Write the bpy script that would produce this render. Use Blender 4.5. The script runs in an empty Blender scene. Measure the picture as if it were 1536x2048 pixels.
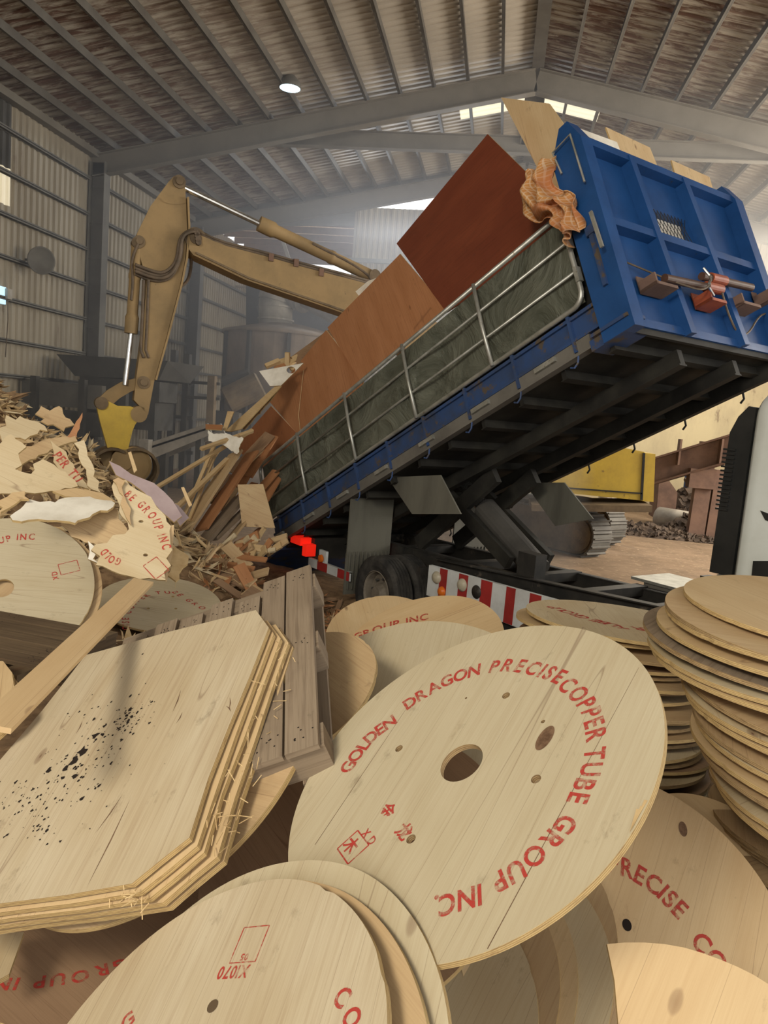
import bpy, math, random
from mathutils import Vector as V, Matrix, noise
from mathutils.geometry import tessellate_polygon
rnd = random.Random(7)
SC = bpy.context.scene
COL = SC.collection

# ---------------------------------------------------------------- camera
F = 1536.0
YAW, PIT, ROL, HD, TI = [math.radians(a) for a in (7.8426, 7.1875, 4.7352, 43.1144, 26.2551)]
EYE = V((0, 0, 2.7))
fw = V((-math.sin(YAW)*math.cos(PIT), math.cos(YAW)*math.cos(PIT), -math.sin(PIT)))
r0 = V((math.cos(YAW), math.sin(YAW), 0)); u0 = r0.cross(fw)
RT = r0*math.cos(ROL) + u0*math.sin(ROL); UP = -r0*math.sin(ROL) + u0*math.cos(ROL)
cam = bpy.data.cameras.new('camera'); camo = bpy.data.objects.new('camera', cam); COL.objects.link(camo)
cam.sensor_fit = 'VERTICAL'; cam.sensor_height = 36.0; cam.lens = F/2048*36.0
cam.clip_start = 0.05; cam.clip_end = 300
m = Matrix((RT, UP, -fw)).transposed().to_4x4(); m.translation = EYE
camo.matrix_world = m
SC.camera = camo

# ---------------------------------------------------------------- colour management, sky, daylight
SC.view_settings.view_transform = 'Standard'; SC.view_settings.look = 'None'
SC.view_settings.gamma = 1; SC.view_settings.use_curve_mapping = False
SC.view_settings.exposure = 0.24
w = bpy.data.worlds.new('overcast_sky'); SC.world = w; w.use_nodes = True
bg = w.node_tree.nodes['Background']; bg.inputs[0].default_value = (0.97, 0.96, 0.95, 1); bg.inputs[1].default_value = 1.35
def area(name, loc, target, sx, sy, power, col):
    l = bpy.data.lights.new(name, 'AREA'); l.shape = 'RECTANGLE'; l.size = sx; l.size_y = sy; l.energy = power; l.color = col
    o = bpy.data.objects.new(name, l); COL.objects.link(o); o.location = loc
    o.rotation_euler = (V(target)-V(loc)).to_track_quat('-Z', 'Y').to_euler(); return o
area('daylight_from_the_gate', (4.5, -7.0, 5.5), (0, 6, 2.5), 9, 5, 230, (1.0, 0.93, 0.80))
area('daylight_from_side_opening', (-3.4, -4.6, 6.8), (-0.3, 3.2, 1.0), 2.2, 1.8, 520, (1.0, 0.90, 0.72))
area('daylight_from_right_bay', (12.0, 17, 6.3), (-4, 16, 6.5), 11, 4.5, 2300, (1.0, 0.91, 0.78))
area('daylight_from_the_gable_gap', (-2.8, 27.2, 9.8), (-3.5, 18, 1), 6, .5, 430, (.86, .92, 1.0))
area('daylight_from_the_yard', (7.5, 26, 8.6), (6, 21, 0), 6, 3, 500, (1.0, 0.90, 0.74))

# ---------------------------------------------------------------- measuring helpers
def ray(x, y): return (RT*((x-768)/F) + UP*((1024-y)/F) + fw)
def at(x, y, Y): d = ray(x, y); return EYE + d*(Y/d.y)
def dist(x, y, D): return EYE + ray(x, y).normalized()*D
def onz(x, y, z): d = ray(x, y); return EYE + d*((z-EYE.z)/d.z)
def onp(x, y, P, N): d = ray(x, y); return EYE + d*((V(P)-EYE).dot(N)/d.dot(N))

# ---------------------------------------------------------------- materials
MATS = {}
class NB:
    def __init__(s, name):
        s.m = bpy.data.materials.new(name); s.m.use_nodes = True; s.t = s.m.node_tree; s.n = s.t.nodes
        s.b = s.n['Principled BSDF']; s.tc = s.n.new('ShaderNodeTexCoord')
    def link(s, a, b): s.t.links.new(a, b)
    def mapping(s, coord='Object', scale=(1, 1, 1), loc=(0, 0, 0)):
        mp = s.n.new('ShaderNodeMapping'); mp.inputs['Scale'].default_value = scale; mp.inputs['Location'].default_value = loc
        s.link(s.tc.outputs[coord], mp.inputs['Vector']); return mp.outputs[0]
    def noise(s, vec, scale, detail=4, rough=.6, dist=0):
        q = s.n.new('ShaderNodeTexNoise'); q.inputs['Scale'].default_value = scale; q.inputs['Detail'].default_value = detail
        q.inputs['Roughness'].default_value = rough; q.inputs['Distortion'].default_value = dist; s.link(vec, q.inputs['Vector']); return q.outputs['Fac']
    def ramp(s, fac, stops):
        r = s.n.new('ShaderNodeValToRGB'); e = r.color_ramp.elements
        while len(e) < len(stops): e.new(0.5)
        for k, (p, c) in enumerate(stops):
            e[k].position = p; e[k].color = (c, c, c, 1) if not isinstance(c, tuple) else (*c, 1)
        s.link(fac, r.inputs[0]); return r.outputs[0]
    def mix(s, fac, a, b, mode='MIX'):
        q = s.n.new('ShaderNodeMix'); q.data_type = 'RGBA'; q.blend_type = mode
        for sock, val in ((q.inputs[0], fac), (q.inputs[6], a), (q.inputs[7], b)):
            if isinstance(val, (int, float)): sock.default_value = val
            elif isinstance(val, tuple): sock.default_value = (*val, 1)
            else: s.link(val, sock)
        return q.outputs[2]
    def bump(s, h, strength=.3, d=.01):
        q = s.n.new('ShaderNodeBump'); q.inputs['Strength'].default_value = strength; q.inputs['Distance'].default_value = d
        s.link(h, q.inputs['Height']); s.link(q.outputs[0], s.b.inputs['Normal'])
    def col(s, c):
        if isinstance(c, tuple): s.b.inputs['Base Color'].default_value = (*c, 1)
        else: s.link(c, s.b.inputs['Base Color'])
    def fin(s, rough=.6, metal=0.0, spec=.3):
        s.b.inputs['Roughness'].default_value = rough; s.b.inputs['Metallic'].default_value = metal
        s.b.inputs['Specular IOR Level'].default_value = spec; MATS[s.m.name] = s.m; return s.m
def dirty(name, c1, c2, scale=3, rough=.6, metal=0.0, lo=.4, hi=.65, stretch=(1, 1, 1), c3=None, s3=9, t3=.62, bump=0.0):
    q = NB(name); v = q.mapping('Object', stretch); n1 = q.noise(v, scale, 6, .65)
    c = q.mix(q.ramp(n1, [(lo, 0.0), (hi, 1.0)]), c1, c2)
    if c3: c = q.mix(q.ramp(q.noise(v, s3, 8, .7), [(t3, 0.0), (t3+.06, 1.0)]), c, c3)
    q.col(c)
    if bump: q.bump(n1, bump, .02)
    return q.fin(rough, metal)
def plywood(name, light, dark, streak, knot=(.12, .05, .025), wear=0.5, rough=.62):
    q = NB(name)
    big = q.noise(q.mapping('UV', (1.2, 3.0, 1)), 1.3, 3, .5, .4)
    c = q.mix(q.ramp(big, [(.3, 0.0), (.75, 1.0)]), light, dark)
    g = q.noise(q.mapping('UV', (1.0, 26.0, 1)), 2.2, 5, .6, .5)
    c = q.mix(q.ramp(g, [(.48, 0.0), (.8, wear)]), c, streak)
    fine = q.noise(q.mapping('UV', (3.0, 150.0, 1)), 1.5, 3, .6)
    c = q.mix(q.ramp(fine, [(.35, .16), (.6, 0.0)]), c, streak)
    # veneer splits: thin dark lines along the grain
    sp = q.noise(q.mapping('UV', (.3, 7.0, 1), (3.3, 1.7, 0)), 1.2, 0, .4)
    c = q.mix(q.ramp(sp, [(.4985, 0.0), (.5, .45), (.5015, 0.0)]), c, knot)
    # knots
    vo = q.n.new('ShaderNodeTexVoronoi'); vo.inputs['Scale'].default_value = 4.2
    q.link(q.mapping('UV', (.55, 1.15, 1)), vo.inputs['Vector'])
    sel = q.n.new('ShaderNodeSeparateColor'); q.link(vo.outputs['Color'], sel.inputs[0])
    on = q.ramp(sel.outputs[0], [(.70, 0.0), (.705, 1.0)])
    kd = q.ramp(vo.outputs['Distance'], [(.012, 1.0), (.03, .5), (.075, .35), (.095, 0.0)])
    c = q.mix(q.mix(1.0, kd, on, 'MULTIPLY'), c, knot)
    # scuffs and grime
    gr = q.noise(q.mapping('UV', (1, 1.6, 1), (7, 2, 0)), 5.5, 7, .72)
    c = q.mix(q.ramp(gr, [(.60, 0.0), (.76, .55)]), c, tuple(x*.42 for x in streak))
    q.col(c); q.bump(g, .12, .004)
    return q.fin(rough, 0, .25)
def plyedge(name, a, b, c3):
    q = NB(name); sx = q.n.new('ShaderNodeSeparateXYZ'); q.link(q.tc.outputs['UV'], sx.inputs[0])
    mt = q.n.new('ShaderNodeMath'); mt.operation = 'SINE'; mu = q.n.new('ShaderNodeMath'); mu.operation = 'MULTIPLY'
    mu.inputs[1].default_value = 6.283/.0055; q.link(sx.outputs[1], mu.inputs[0]); q.link(mu.outputs[0], mt.inputs[0])
    c = q.mix(q.ramp(mt.outputs[0], [(.1, 0.0), (.7, 1.0)]), a, b)
    n1 = q.noise(q.mapping('UV', (6, 60, 1)), 3, 6, .7)
    c = q.mix(q.ramp(n1, [(.5, 0.0), (.66, .8)]), c, c3)
    q.col(c); q.bump(n1, .5, .006); return q.fin(.8)

PLY_PALE = plywood('pale_plywood', (.60, .51, .34), (.50, .39, .23), (.38, .25, .13), wear=.32)
PLY_GREY = plywood('greyed_plywood', (.53, .465, .325), (.46, .39, .255), (.33, .23, .13), wear=.35)
PLY_STREAK = plywood('streaked_plywood', (.56, .485, .345), (.45, .36, .225), (.27, .165, .09), wear=.42)
PLY_TAN = plywood('tan_plywood', (.55, .41, .235), (.46, .315, .17), (.33, .20, .10))
PLY_WARM = plywood('warm_plywood', (.62, .47, .27), (.53, .37, .195), (.42, .26, .13), wear=.3)
PLY_DARK = plywood('brown_and_shaded_plywood', (.34, .22, .13), (.24, .15, .09), (.15, .09, .05))  # brown; also stands in for shade on discs deep in the gaps
PLY_RED = plywood('film_faced_red_plywood', (.20, .052, .024), (.15, .036, .018), (.10, .028, .014), knot=(.1, .03, .02), wear=.7, rough=.35)
PLY_RUSSET = plywood('russet_veneer_plywood', (.37, .15, .065), (.29, .11, .045), (.20, .07, .03), wear=.6, rough=.5)
PLY_ORANGE = plywood('orange_veneer_plywood', (.46, .215, .10), (.38, .165, .07), (.26, .10, .042), wear=.6, rough=.5)
EDGE = plyedge('plywood_edge', (.58, .43, .20), (.36, .235, .10), (.26, .16, .075))
EDGE_DARK = plyedge('aged_and_shaded_plywood_edge', (.42, .30, .15), (.24, .15, .07), (.13, .08, .045))
LUMBER = plywood('fresh_lumber', (.60, .45, .25), (.50, .345, .17), (.38, .23, .11), wear=.4)
LUMBER_RED = plywood('reddish_lumber', (.44, .22, .10), (.34, .15, .065), (.24, .10, .045))
OLDWOOD = plywood('weathered_grey_wood', (.30, .235, .165), (.21, .16, .11), (.11, .075, .05), wear=.9, rough=.85)
OLDWOOD_D = plywood('dark_weathered_wood', (.15, .105, .06), (.09, .06, .035), (.045, .03, .018), wear=.9, rough=.85)
SPLINTER = dirty('torn_wood_fibre', (.66, .50, .27), (.48, .32, .15), 6, .85)
WHITEBOARD = dirty('white_and_sunlit_laminate', (.82, .78, .68), (.60, .55, .45), 3, .4)  # white boards; kept bright to carry the sun patch on one broken board
MAUVE = dirty('mauve_laminate', (.42, .33, .33), (.33, .25, .25), 3, .5, c3=(.24, .17, .15))
HAIRWOOD = dirty('crumbled_wood', (.25, .16, .085), (.14, .085, .045), 9, .9)  # darkened so the gaps between the discs read as deep shade

BLUE = dirty('blue_truck_paint', (.016, .070, .215), (.011, .052, .165), 2.2, .38, c3=(.05, .055, .06), s3=4, t3=.66)
BLUE_D = dirty('grimy_blue_paint', (.03, .065, .17), (.035, .05, .09), 3, .5, c3=(.09, .07, .05), s3=5, t3=.55)
GALV = dirty('galvanised_tube', (.46, .46, .42), (.30, .30, .26), 6, .38, .6, c3=(.20, .17, .12), s3=11)
TARP = NB('green_grey_canvas')
_w = TARP.noise(TARP.mapping('Object', (1, 1, 1)), 1.6, 5, .6, 1.4)
TARP.col(TARP.mix(TARP.ramp(_w, [(.35, 0.0), (.7, 1.0)]), (.065, .07, .052), (.15, .155, .12))); TARP.bump(_w, .9, .10); TARP = TARP.fin(.42)
CHASSIS = dirty('black_chassis', (.018, .018, .017), (.035, .032, .028), 4, .5, c3=(.09, .075, .06), s3=3, t3=.6)
UNDER = dirty('shaded_underbody', (.014, .013, .011), (.030, .028, .022), 2.5, .75)  # near-black colour puts the shade under the bed into the paint
FLAP = dirty('dusty_mudflap', (.13, .125, .10), (.085, .08, .065), 2.5, .7, stretch=(1, 1, .2))
RUBBER = dirty('tyre_rubber', (.022, .021, .02), (.06, .055, .048), 5, .8)
RIM = dirty('dusty_wheel_rim', (.13, .11, .085), (.22, .19, .15), 5, .6)
CABWHITE = dirty('white_cab_paint', (.60, .63, .60), (.52, .54, .50), 1.2, .3)
BLACKPL = dirty('black_plastic', (.014, .015, .015), (.024, .024, .023), 3, .35)
STRIPE_W = dirty('white_reflective', (.56, .58, .58), (.46, .47, .46), 4, .4)
STRIPE_R = dirty('red_reflective', (.34, .03, .028), (.24, .025, .022), 4, .4)
AMBER = dirty('amber_lens', (.70, .17, .02), (.55, .12, .015), 5, .25)
LENS = dirty('dusty_lamp_lens', (.42, .38, .29), (.33, .29, .21), 9, .4)
CHROME = dirty('bright_steel', (.70, .70, .68), (.50, .50, .47), 5, .2, .9)
ORANGE = dirty('orange_cylinder_paint', (.38, .09, .035), (.24, .055, .03), 5, .5)
BROWNPIPE = dirty('rusty_brown_tube', (.095, .045, .028), (.055, .03, .02), 8, .55)
YELLOW = dirty('excavator_yellow_paint', (.62, .43, .06), (.50, .34, .055), 2.5, .5, c3=(.17, .10, .05), s3=4, t3=.64)
DUSTY = dirty('dusty_yellow_boom', (.33, .225, .105), (.25, .175, .085), 2.2, .65, c3=(.17, .12, .07), s3=5, t3=.63)
DUSTY_D = dirty('dusty_brown_steel', (.20, .145, .085), (.11, .08, .05), 3, .75)
HOSE = dirty('dusty_hydraulic_hose', (.15, .11, .075), (.09, .07, .05), 6, .7)
STEEL = dirty('dusty_grey_steel', (.15, .14, .12), (.10, .092, .08), 1.6, .7)
PURLIN = dirty('grey_brown_purlin', (.11, .10, .085), (.08, .07, .06), 1.2, .7)
DRUM = dirty('dusty_brown_drum', (.26, .20, .15), (.17, .13, .10), 1.4, .75)
STEEL_D = dirty('dark_frame_steel', (.075, .07, .062), (.045, .042, .038), 1.8, .75)
BEAM = dirty('painted_roof_steel', (.19, .17, .14), (.145, .13, .105), .9, .7)
RUSTY = dirty('rusty_steel', (.20, .12, .085), (.13, .08, .06), 2.2, .8)
DUCT = dirty('dusty_duct_metal', (.42, .38, .32), (.28, .25, .205), 2.2, .6, .2)
WALLM = dirty('wall_sheeting', (.38, .33, .25), (.28, .235, .17), .8, .6, .15, stretch=(1, 1, .25), c3=(.21, .16, .11), s3=1.1, t3=.6)
q = NB('roof_sheeting'); v = q.mapping('Object', (1, 1, 1))
c = q.mix(q.ramp(q.noise(v, .35, 3), [(.35, 0.0), (.65, 1.0)]), (.46, .41, .34), (.36, .32, .265))
sx = q.n.new('ShaderNodeSeparateXYZ'); q.link(q.tc.outputs['Object'], sx.inputs[0])
west = q.ramp(q.noise(q.mapping('Object', (.8, 6.0, 0)), 1.2, 6, .72, .5), [(.44, 0.0), (.56, .95)])
mr = q.n.new('ShaderNodeMapRange'); mr.inputs[1].default_value = 2.5; mr.inputs[2].default_value = -3.0; q.link(sx.outputs[0], mr.inputs[0])
c = q.mix(q.mix(1.0, west, mr.outputs[0], 'MULTIPLY'), c, (.12, .06, .04)); q.col(c); ROOFM = q.fin(.6, .1)
CONCRETE = dirty('stained_concrete_wall', (.62, .53, .33), (.50, .42, .27), 1.2, .85, stretch=(1, 1, .4), c3=(.33, .26, .17), s3=2.4, t3=.62)
DIRT = dirty('packed_dirt', (.27, .185, .115), (.19, .13, .08), 1.6, .95, c3=(.36, .26, .16), s3=7, t3=.56, bump=.6)
SCRAP = dirty('dark_scrap', (.12, .085, .06), (.05, .037, .03), 4, .9)
def emit(name, col, s):
    q = NB(name); q.b.inputs['Emission Color'].default_value = (*col, 1); q.b.inputs['Emission Strength'].default_value = s; q.col(col); return q.fin(.4)
LAMP_ON = emit('lit_lamp_face', (.62, .88, 1.0), 3.2)
RED_ON = emit('lit_red_lens', (.9, .02, .008), .42)
SIGN_ON = emit('lit_sign_face', (.45, .75, 1.0), 1.1)
# red stencil ink, worn through to the wood
q = NB('worn_red_ink'); q.col((.46, .045, .035))
tr = q.n.new('ShaderNodeBsdfTransparent'); mx = q.n.new('ShaderNodeMixShader')
fac = q.ramp(q.noise(q.mapping('Object', (1, 1, 1)), 34, 5, .75), [(.46, .12), (.63, .85)])
q.link(fac, mx.inputs[0]); q.link(q.b.outputs[0], mx.inputs[1]); q.link(tr.outputs[0], mx.inputs[2])
q.link(mx.outputs[0], q.n['Material Output'].inputs[0]); INK = q.fin(.7)
q = NB('black_soil_and_hole_shade'); q.col((.018, .012, .009)); SOIL_HOLE = q.fin(.95)  # black soil; also paints the shade in bolt and nail holes
# translucent roof light sheet
q = NB('translucent_roof_sheet'); tl = q.n.new('ShaderNodeBsdfTranslucent'); tl.inputs[0].default_value = (1, .90, .66, 1)
mx = q.n.new('ShaderNodeMixShader'); mx.inputs[0].default_value = .8; q.col((.8, .75, .6))
q.link(q.b.outputs[0], mx.inputs[1]); q.link(tl.outputs[0], mx.inputs[2]); q.link(mx.outputs[0], q.n['Material Output'].inputs[0]); SKYL = q.fin(.5)
q = NB('glowing_canopy_sheet'); tl = q.n.new('ShaderNodeBsdfTranslucent'); tl.inputs[0].default_value = (.62, .42, .27, 1)  # translucency put in so the canopy underside glows
mx = q.n.new('ShaderNodeMixShader'); mx.inputs[0].default_value = .35; q.col((.35, .27, .2))
q.link(q.b.outputs[0], mx.inputs[1]); q.link(tl.outputs[0], mx.inputs[2]); q.link(mx.outputs[0], q.n['Material Output'].inputs[0]); CANOPY = q.fin(.6)
# checked cloth
q = NB('orange_checked_cloth'); v = q.mapping('UV', (1, 1, 1))
wv = q.n.new('ShaderNodeTexWave'); wv.inputs['Scale'].default_value = 9; q.link(v, wv.inputs[0])
wv2 = q.n.new('ShaderNodeTexWave'); wv2.bands_direction = 'Y'; wv2.inputs['Scale'].default_value = 9; q.link(v, wv2.inputs[0])
c = q.mix(q.ramp(wv.outputs[0], [(.80, 0.0), (.9, .6)]), (.46, .22, .07), (.58, .44, .30)); c = q.mix(q.ramp(wv2.outputs[0], [(.80, 0.0), (.9, .6)]), c, (.58, .44, .30))
c = q.mix(q.ramp(q.noise(v, 2.2), [(.5, 0.0), (.62, .7)]), c, (.40, .13, .05)); q.col(c); CLOTH = q.fin(.85)
# ---------------------------------------------------------------- mesh helpers
def frame_of(n, hint=(0.3, 0.1, 1)):
    n = V(n).normalized(); e1 = n.cross(V(hint)).normalized(); return e1, n.cross(e1), n
class MB:
    def __init__(s): s.v = []; s.f = []; s.uv = []; s.mi = []; s.off = (rnd.uniform(-40, 40), rnd.uniform(-40, 40))
    def face(s, pts, uvs=None, mi=0):
        b = len(s.v); s.v += [V(p) for p in pts]; s.f.append(list(range(b, b+len(pts)))); s.mi.append(mi)
        s.uv.append([(u+s.off[0], w_+s.off[1]) for u, w_ in (uvs or [(0, 0)]*len(pts))])
    def box(s, c, ax, ay, az, hx, hy, hz, mi=0):
        c = V(c); X = V(ax)*hx; Y = V(ay)*hy; Z = V(az)*hz
        for (A, B, N, a, b) in ((X, Y, Z, hx, hy), (Y, X, -Z, hy, hx), (X, Z, -Y, hx, hz), (Z, X, Y, hz, hx), (Y, Z, X, hy, hz), (Z, Y, -X, hz, hy)):
            pts = [c+N-A-B, c+N+A-B, c+N+A+B, c+N-A+B]
            long_a = a >= b
            uv = [(-a, -b), (a, -b), (a, b), (-a, b)]
            if not long_a: uv = [(q[1], q[0]) for q in uv]
            s.face(pts, uv, mi)
        return s
    def abox(s, x0, x1, y0, y1, z0, z1, mi=0):
        return s.box(((x0+x1)/2, (y0+y1)/2, (z0+z1)/2), (1, 0, 0), (0, 1, 0), (0, 0, 1), abs(x1-x0)/2, abs(y1-y0)/2, abs(z1-z0)/2, mi)
    def beam(s, A, B, wd, th, N=(0, 0, 1), mi=0):
        A, B = V(A), V(B); ax = (B-A).normalized(); az = (V(N)-ax*V(N).dot(ax)).normalized(); ay = az.cross(ax)
        return s.box((A+B)/2, ax, ay, az, (B-A).length/2, wd/2, th/2, mi)
    def ring(s, rings, cap=True, mi=0, closed=True):
        n = len(rings[0]); b = len(s.v)
        for r in rings: s.v += [V(p) for p in r]
        L = 0
        for k in range(len(rings)-1):
            L2 = L + (V(rings[k+1][0])-V(rings[k][0])).length
            for i in range(n if closed else n-1):
                j = (i+1) % n
                s.f.append([b+k*n+i, b+k*n+j, b+(k+1)*n+j, b+(k+1)*n+i]); s.mi.append(mi)
                s.uv.append([(L, i/n), (L, (i+1)/n), (L2, (i+1)/n), (L2, i/n)])
            L = L2
        if cap:
            s.f.append([b+i for i in range(n)][::-1]); s.mi.append(mi); s.uv.append([(0, 0)]*n)
            s.f.append([b+(len(rings)-1)*n+i for i in range(n)]); s.mi.append(mi); s.uv.append([(0, 0)]*n)
        return s
    def lathe(s, A, axis, prof, seg=24, mi=0, cap=True):
        e1, e2, n = frame_of(axis, (0.31, 0.77, .2)); A = V(A)
        return s.ring([[A+n*h+(e1*math.cos(a)+e2*math.sin(a))*r for a in [2*math.pi*i/seg for i in range(seg)]] for r, h in prof], cap, mi)
    def cyl(s, A, B, r0_, r1_=None, seg=16, mi=0):
        A, B = V(A), V(B); return s.lathe(A, B-A, [(r0_, 0), (r1_ if r1_ is not None else r0_, (B-A).length)], seg, mi)
    def tube(s, pts, r, seg=8, mi=0, smooth=0):
        pts = [V(p) for p in pts]
        for _ in range(smooth):
            q = [pts[0]]
            for a, b in zip(pts, pts[1:]): q += [a.lerp(b, .25), a.lerp(b, .75)]
            pts = q+[pts[-1]]
        rings = []; up = None
        for i, p in enumerate(pts):
            t = ((pts[min(i+1, len(pts)-1)]-pts[max(i-1, 0)])).normalized()
            if up is None: up = t.orthogonal().normalized()
            up = (up-t*up.dot(t)).normalized(); e2 = t.cross(up)
            rings.append([p+(up*math.cos(a)+e2*math.sin(a))*r for a in [2*math.pi*k/seg for k in range(seg)]])
        return s.ring(rings, True, mi)
    def plate(s, outline, n, th, holes=(), grain=None, mi=0, mie=1, back=None, hole_mi=None):
        """flat sheet: outline (3-D points of the visible face), extruded th against n"""
        n = V(n).normalized(); g = V(grain) if grain is not None else frame_of(n)[0]
        g = (g-n*g.dot(n)).normalized(); h = n.cross(g)
        loops = [[V(p) for p in outline]]+[[V(p) for p in q_] for q_ in holes]
        flat = [p for q_ in loops for p in q_]; tris = tessellate_polygon(loops)
        for side in (0, 1):
            for t in tris:
                P = [flat[i]-n*th*side for i in t]
                nn = (P[1]-P[0]).cross(P[2]-P[0])
                if nn.length < 1e-12: continue
                if (nn.dot(n) > 0) == bool(side): P.reverse()
                s.face(P, [(p.dot(g), p.dot(h)) for p in P], mi if not side or back is None else back)
        for li, q_ in enumerate(loops):
            mie_ = mie if li == 0 or hole_mi is None else hole_mi
            L = 0
            area2 = sum((q_[i].cross(q_[(i+1) % len(q_)])).dot(n) for i in range(len(q_)))
            for i in range(len(q_)):
                a, b = q_[i], q_[(i+1) % len(q_)]; d = (b-a).length
                P = [a, b, b-n*th, a-n*th]; U = [(L, 0), (L+d, 0), (L+d, -th), (L, -th)]
                if (area2 > 0) == (li == 0): P.reverse(); U.reverse()
                s.face(P, U, mie_); L += d
        return s
    def build(s, name, mats, parent=None, smooth=False, org=None):
        if not isinstance(mats, (list, tuple)): mats = [mats]
        if parent is not None: org = parent['_o']
        elif org is None:
            xs = [p.x for p in s.v]; ys = [p.y for p in s.v]; zs = [p.z for p in s.v]
            org = V(((min(xs)+max(xs))/2, (min(ys)+max(ys))/2, min(zs)))
        org = V(org); me = bpy.data.meshes.new(name)
        me.from_pydata([p-org for p in s.v], [], s.f)
        uvl = me.uv_layers.new(name='UVMap'); k = 0; flat = []
        for u in s.uv:
            for a in u: flat += [a[0], a[1]]
        uvl.data.foreach_set('uv', flat)
        for m_ in mats: me.materials.append(m_)
        me.polygons.foreach_set('material_index', [min(i, len(mats)-1) for i in s.mi])
        if smooth: me.polygons.foreach_set('use_smooth', [True]*len(me.polygons))
        me.update()
        o = bpy.data.objects.new(name, me); COL.objects.link(o); o['_o'] = list(org)
        if parent is not None: o.parent = parent
        else: o.location = org
        return o
def empty(name, loc):
    o = bpy.data.objects.new(name, None); COL.objects.link(o); o.location = loc; o['_o'] = list(V(loc)); o.empty_display_size = .2; return o
def tag(o, label, cat, group=None, kind=None):
    o['label'] = label; o['category'] = cat
    if group: o['group'] = group
    if kind: o['kind'] = kind
    return o
def struct(o): o['kind'] = 'structure'; return o
def smooth_by_angle(o, deg=40):
    o.data.polygons.foreach_set('use_smooth', [True]*len(o.data.polygons))
    try: o.data.set_sharp_from_angle(angle=math.radians(deg))
    except Exception: pass
    return o
def weld(o, d=1e-4):
    import bmesh
    b = bmesh.new(); b.from_mesh(o.data); bmesh.ops.remove_doubles(b, verts=b.verts, dist=d); b.to_mesh(o.data); b.free(); return o

# lettering: flat painted characters laid on a face
GLYPH = {}
def glyph(ch):
    if ch not in GLYPH:
        cu = bpy.data.curves.new('g', 'FONT'); cu.body = ch; cu.size = 1.0; cu.offset = .026; cu.resolution_u = 4
        ob = bpy.data.objects.new('g', cu); COL.objects.link(ob)
        me = bpy.data.meshes.new_from_object(ob)
        vs = [V((v.co.x, v.co.y, 0)) for v in me.vertices]; ps = [list(p.vertices) for p in me.polygons]
        x0 = min([v.x for v in vs], default=0); x1 = max([v.x for v in vs], default=0)
        bpy.data.objects.remove(ob); bpy.data.curves.remove(cu); bpy.data.meshes.remove(me)
        GLYPH[ch] = ([V((v.x-x0, v.y, 0)) for v in vs], ps, x1-x0)
    return GLYPH[ch]
def put_glyph(mb, ch, P, right, up, size, squeeze=1.0):
    vs, ps, wd = glyph(ch)
    for p in ps:
        pts = [P+right*((vs[i].x-wd/2)*size*squeeze)+up*(vs[i].y*size) for i in p]
        mb.face(pts)
def cap_line(mb, text, A, right, up, size, squeeze=1.0, gap=.10):
    x = 0
    for ch in text:
        if ch == ' ': x += .38*size*squeeze; continue
        wd = glyph(ch)[2]*size*squeeze; put_glyph(mb, ch, A+right*(x+wd/2), right, up, size, squeeze); x += wd+gap*size*squeeze
def outline_rect(mb, c, r, u, w_, h_, t=.004):
    for s_ in (-1, 1):
        mb.face([c+r*(-w_/2)+u*(s_*h_/2-t/2), c+r*(w_/2)+u*(s_*h_/2-t/2), c+r*(w_/2)+u*(s_*h_/2+t/2), c+r*(-w_/2)+u*(s_*h_/2+t/2)])
        mb.face([c+u*(-h_/2)+r*(s_*w_/2-t/2), c+u*(-h_/2)+r*(s_*w_/2+t/2), c+u*(h_/2)+r*(s_*w_/2+t/2), c+u*(h_/2)+r*(s_*w_/2-t/2)])

# ---------------------------------------------------------------- reel flanges (round plywood discs)
def disc(c, n, R, label, mat=None, th=.018, hole=.066, bolts=.17, group=None, seed=0, edge=None, grain=None, name='plywood_disc', bolt0=0.3, nicks=True):
    r_ = random.Random(seed*13+5); c = V(c); e1, e2, n = frame_of(n)
    ph = [r_.uniform(0, 6.28) for _ in range(3)]; N = 112
    out = []
    for i in range(N):
        a = 2*math.pi*i/N; rr_ = R*(1+.0025*math.sin(3*a+ph[0])+.0018*math.sin(7*a+ph[1]))
        if nicks and r_.random() < .05: rr_ -= r_.uniform(.001, .006)
        out.append(c+(e1*math.cos(a)+e2*math.sin(a))*rr_)
    holes = []
    if hole: holes.append([c+(e1*math.cos(a)+e2*math.sin(a))*hole for a in [2*math.pi*i/28 for i in range(28)]])
    if bolts:
        for k in range(4):
            a0 = bolt0+k*math.pi/2; bc = c+(e1*math.cos(a0)+e2*math.sin(a0))*bolts
            holes.append([bc+(e1*math.cos(a)+e2*math.sin(a))*.0145 for a in [2*math.pi*i/12 for i in range(12)]])
    mb = MB(); mb.plate(out, n, th, holes, grain=grain if grain is not None else e1*math.cos(ph[2])+e2*math.sin(ph[2]))
    o = mb.build(name, [mat or PLY_PALE, edge or EDGE], org=c)
    tag(o, label, 'plywood disc', group); o['_n'] = list(n); o['_R'] = R
    return o
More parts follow.
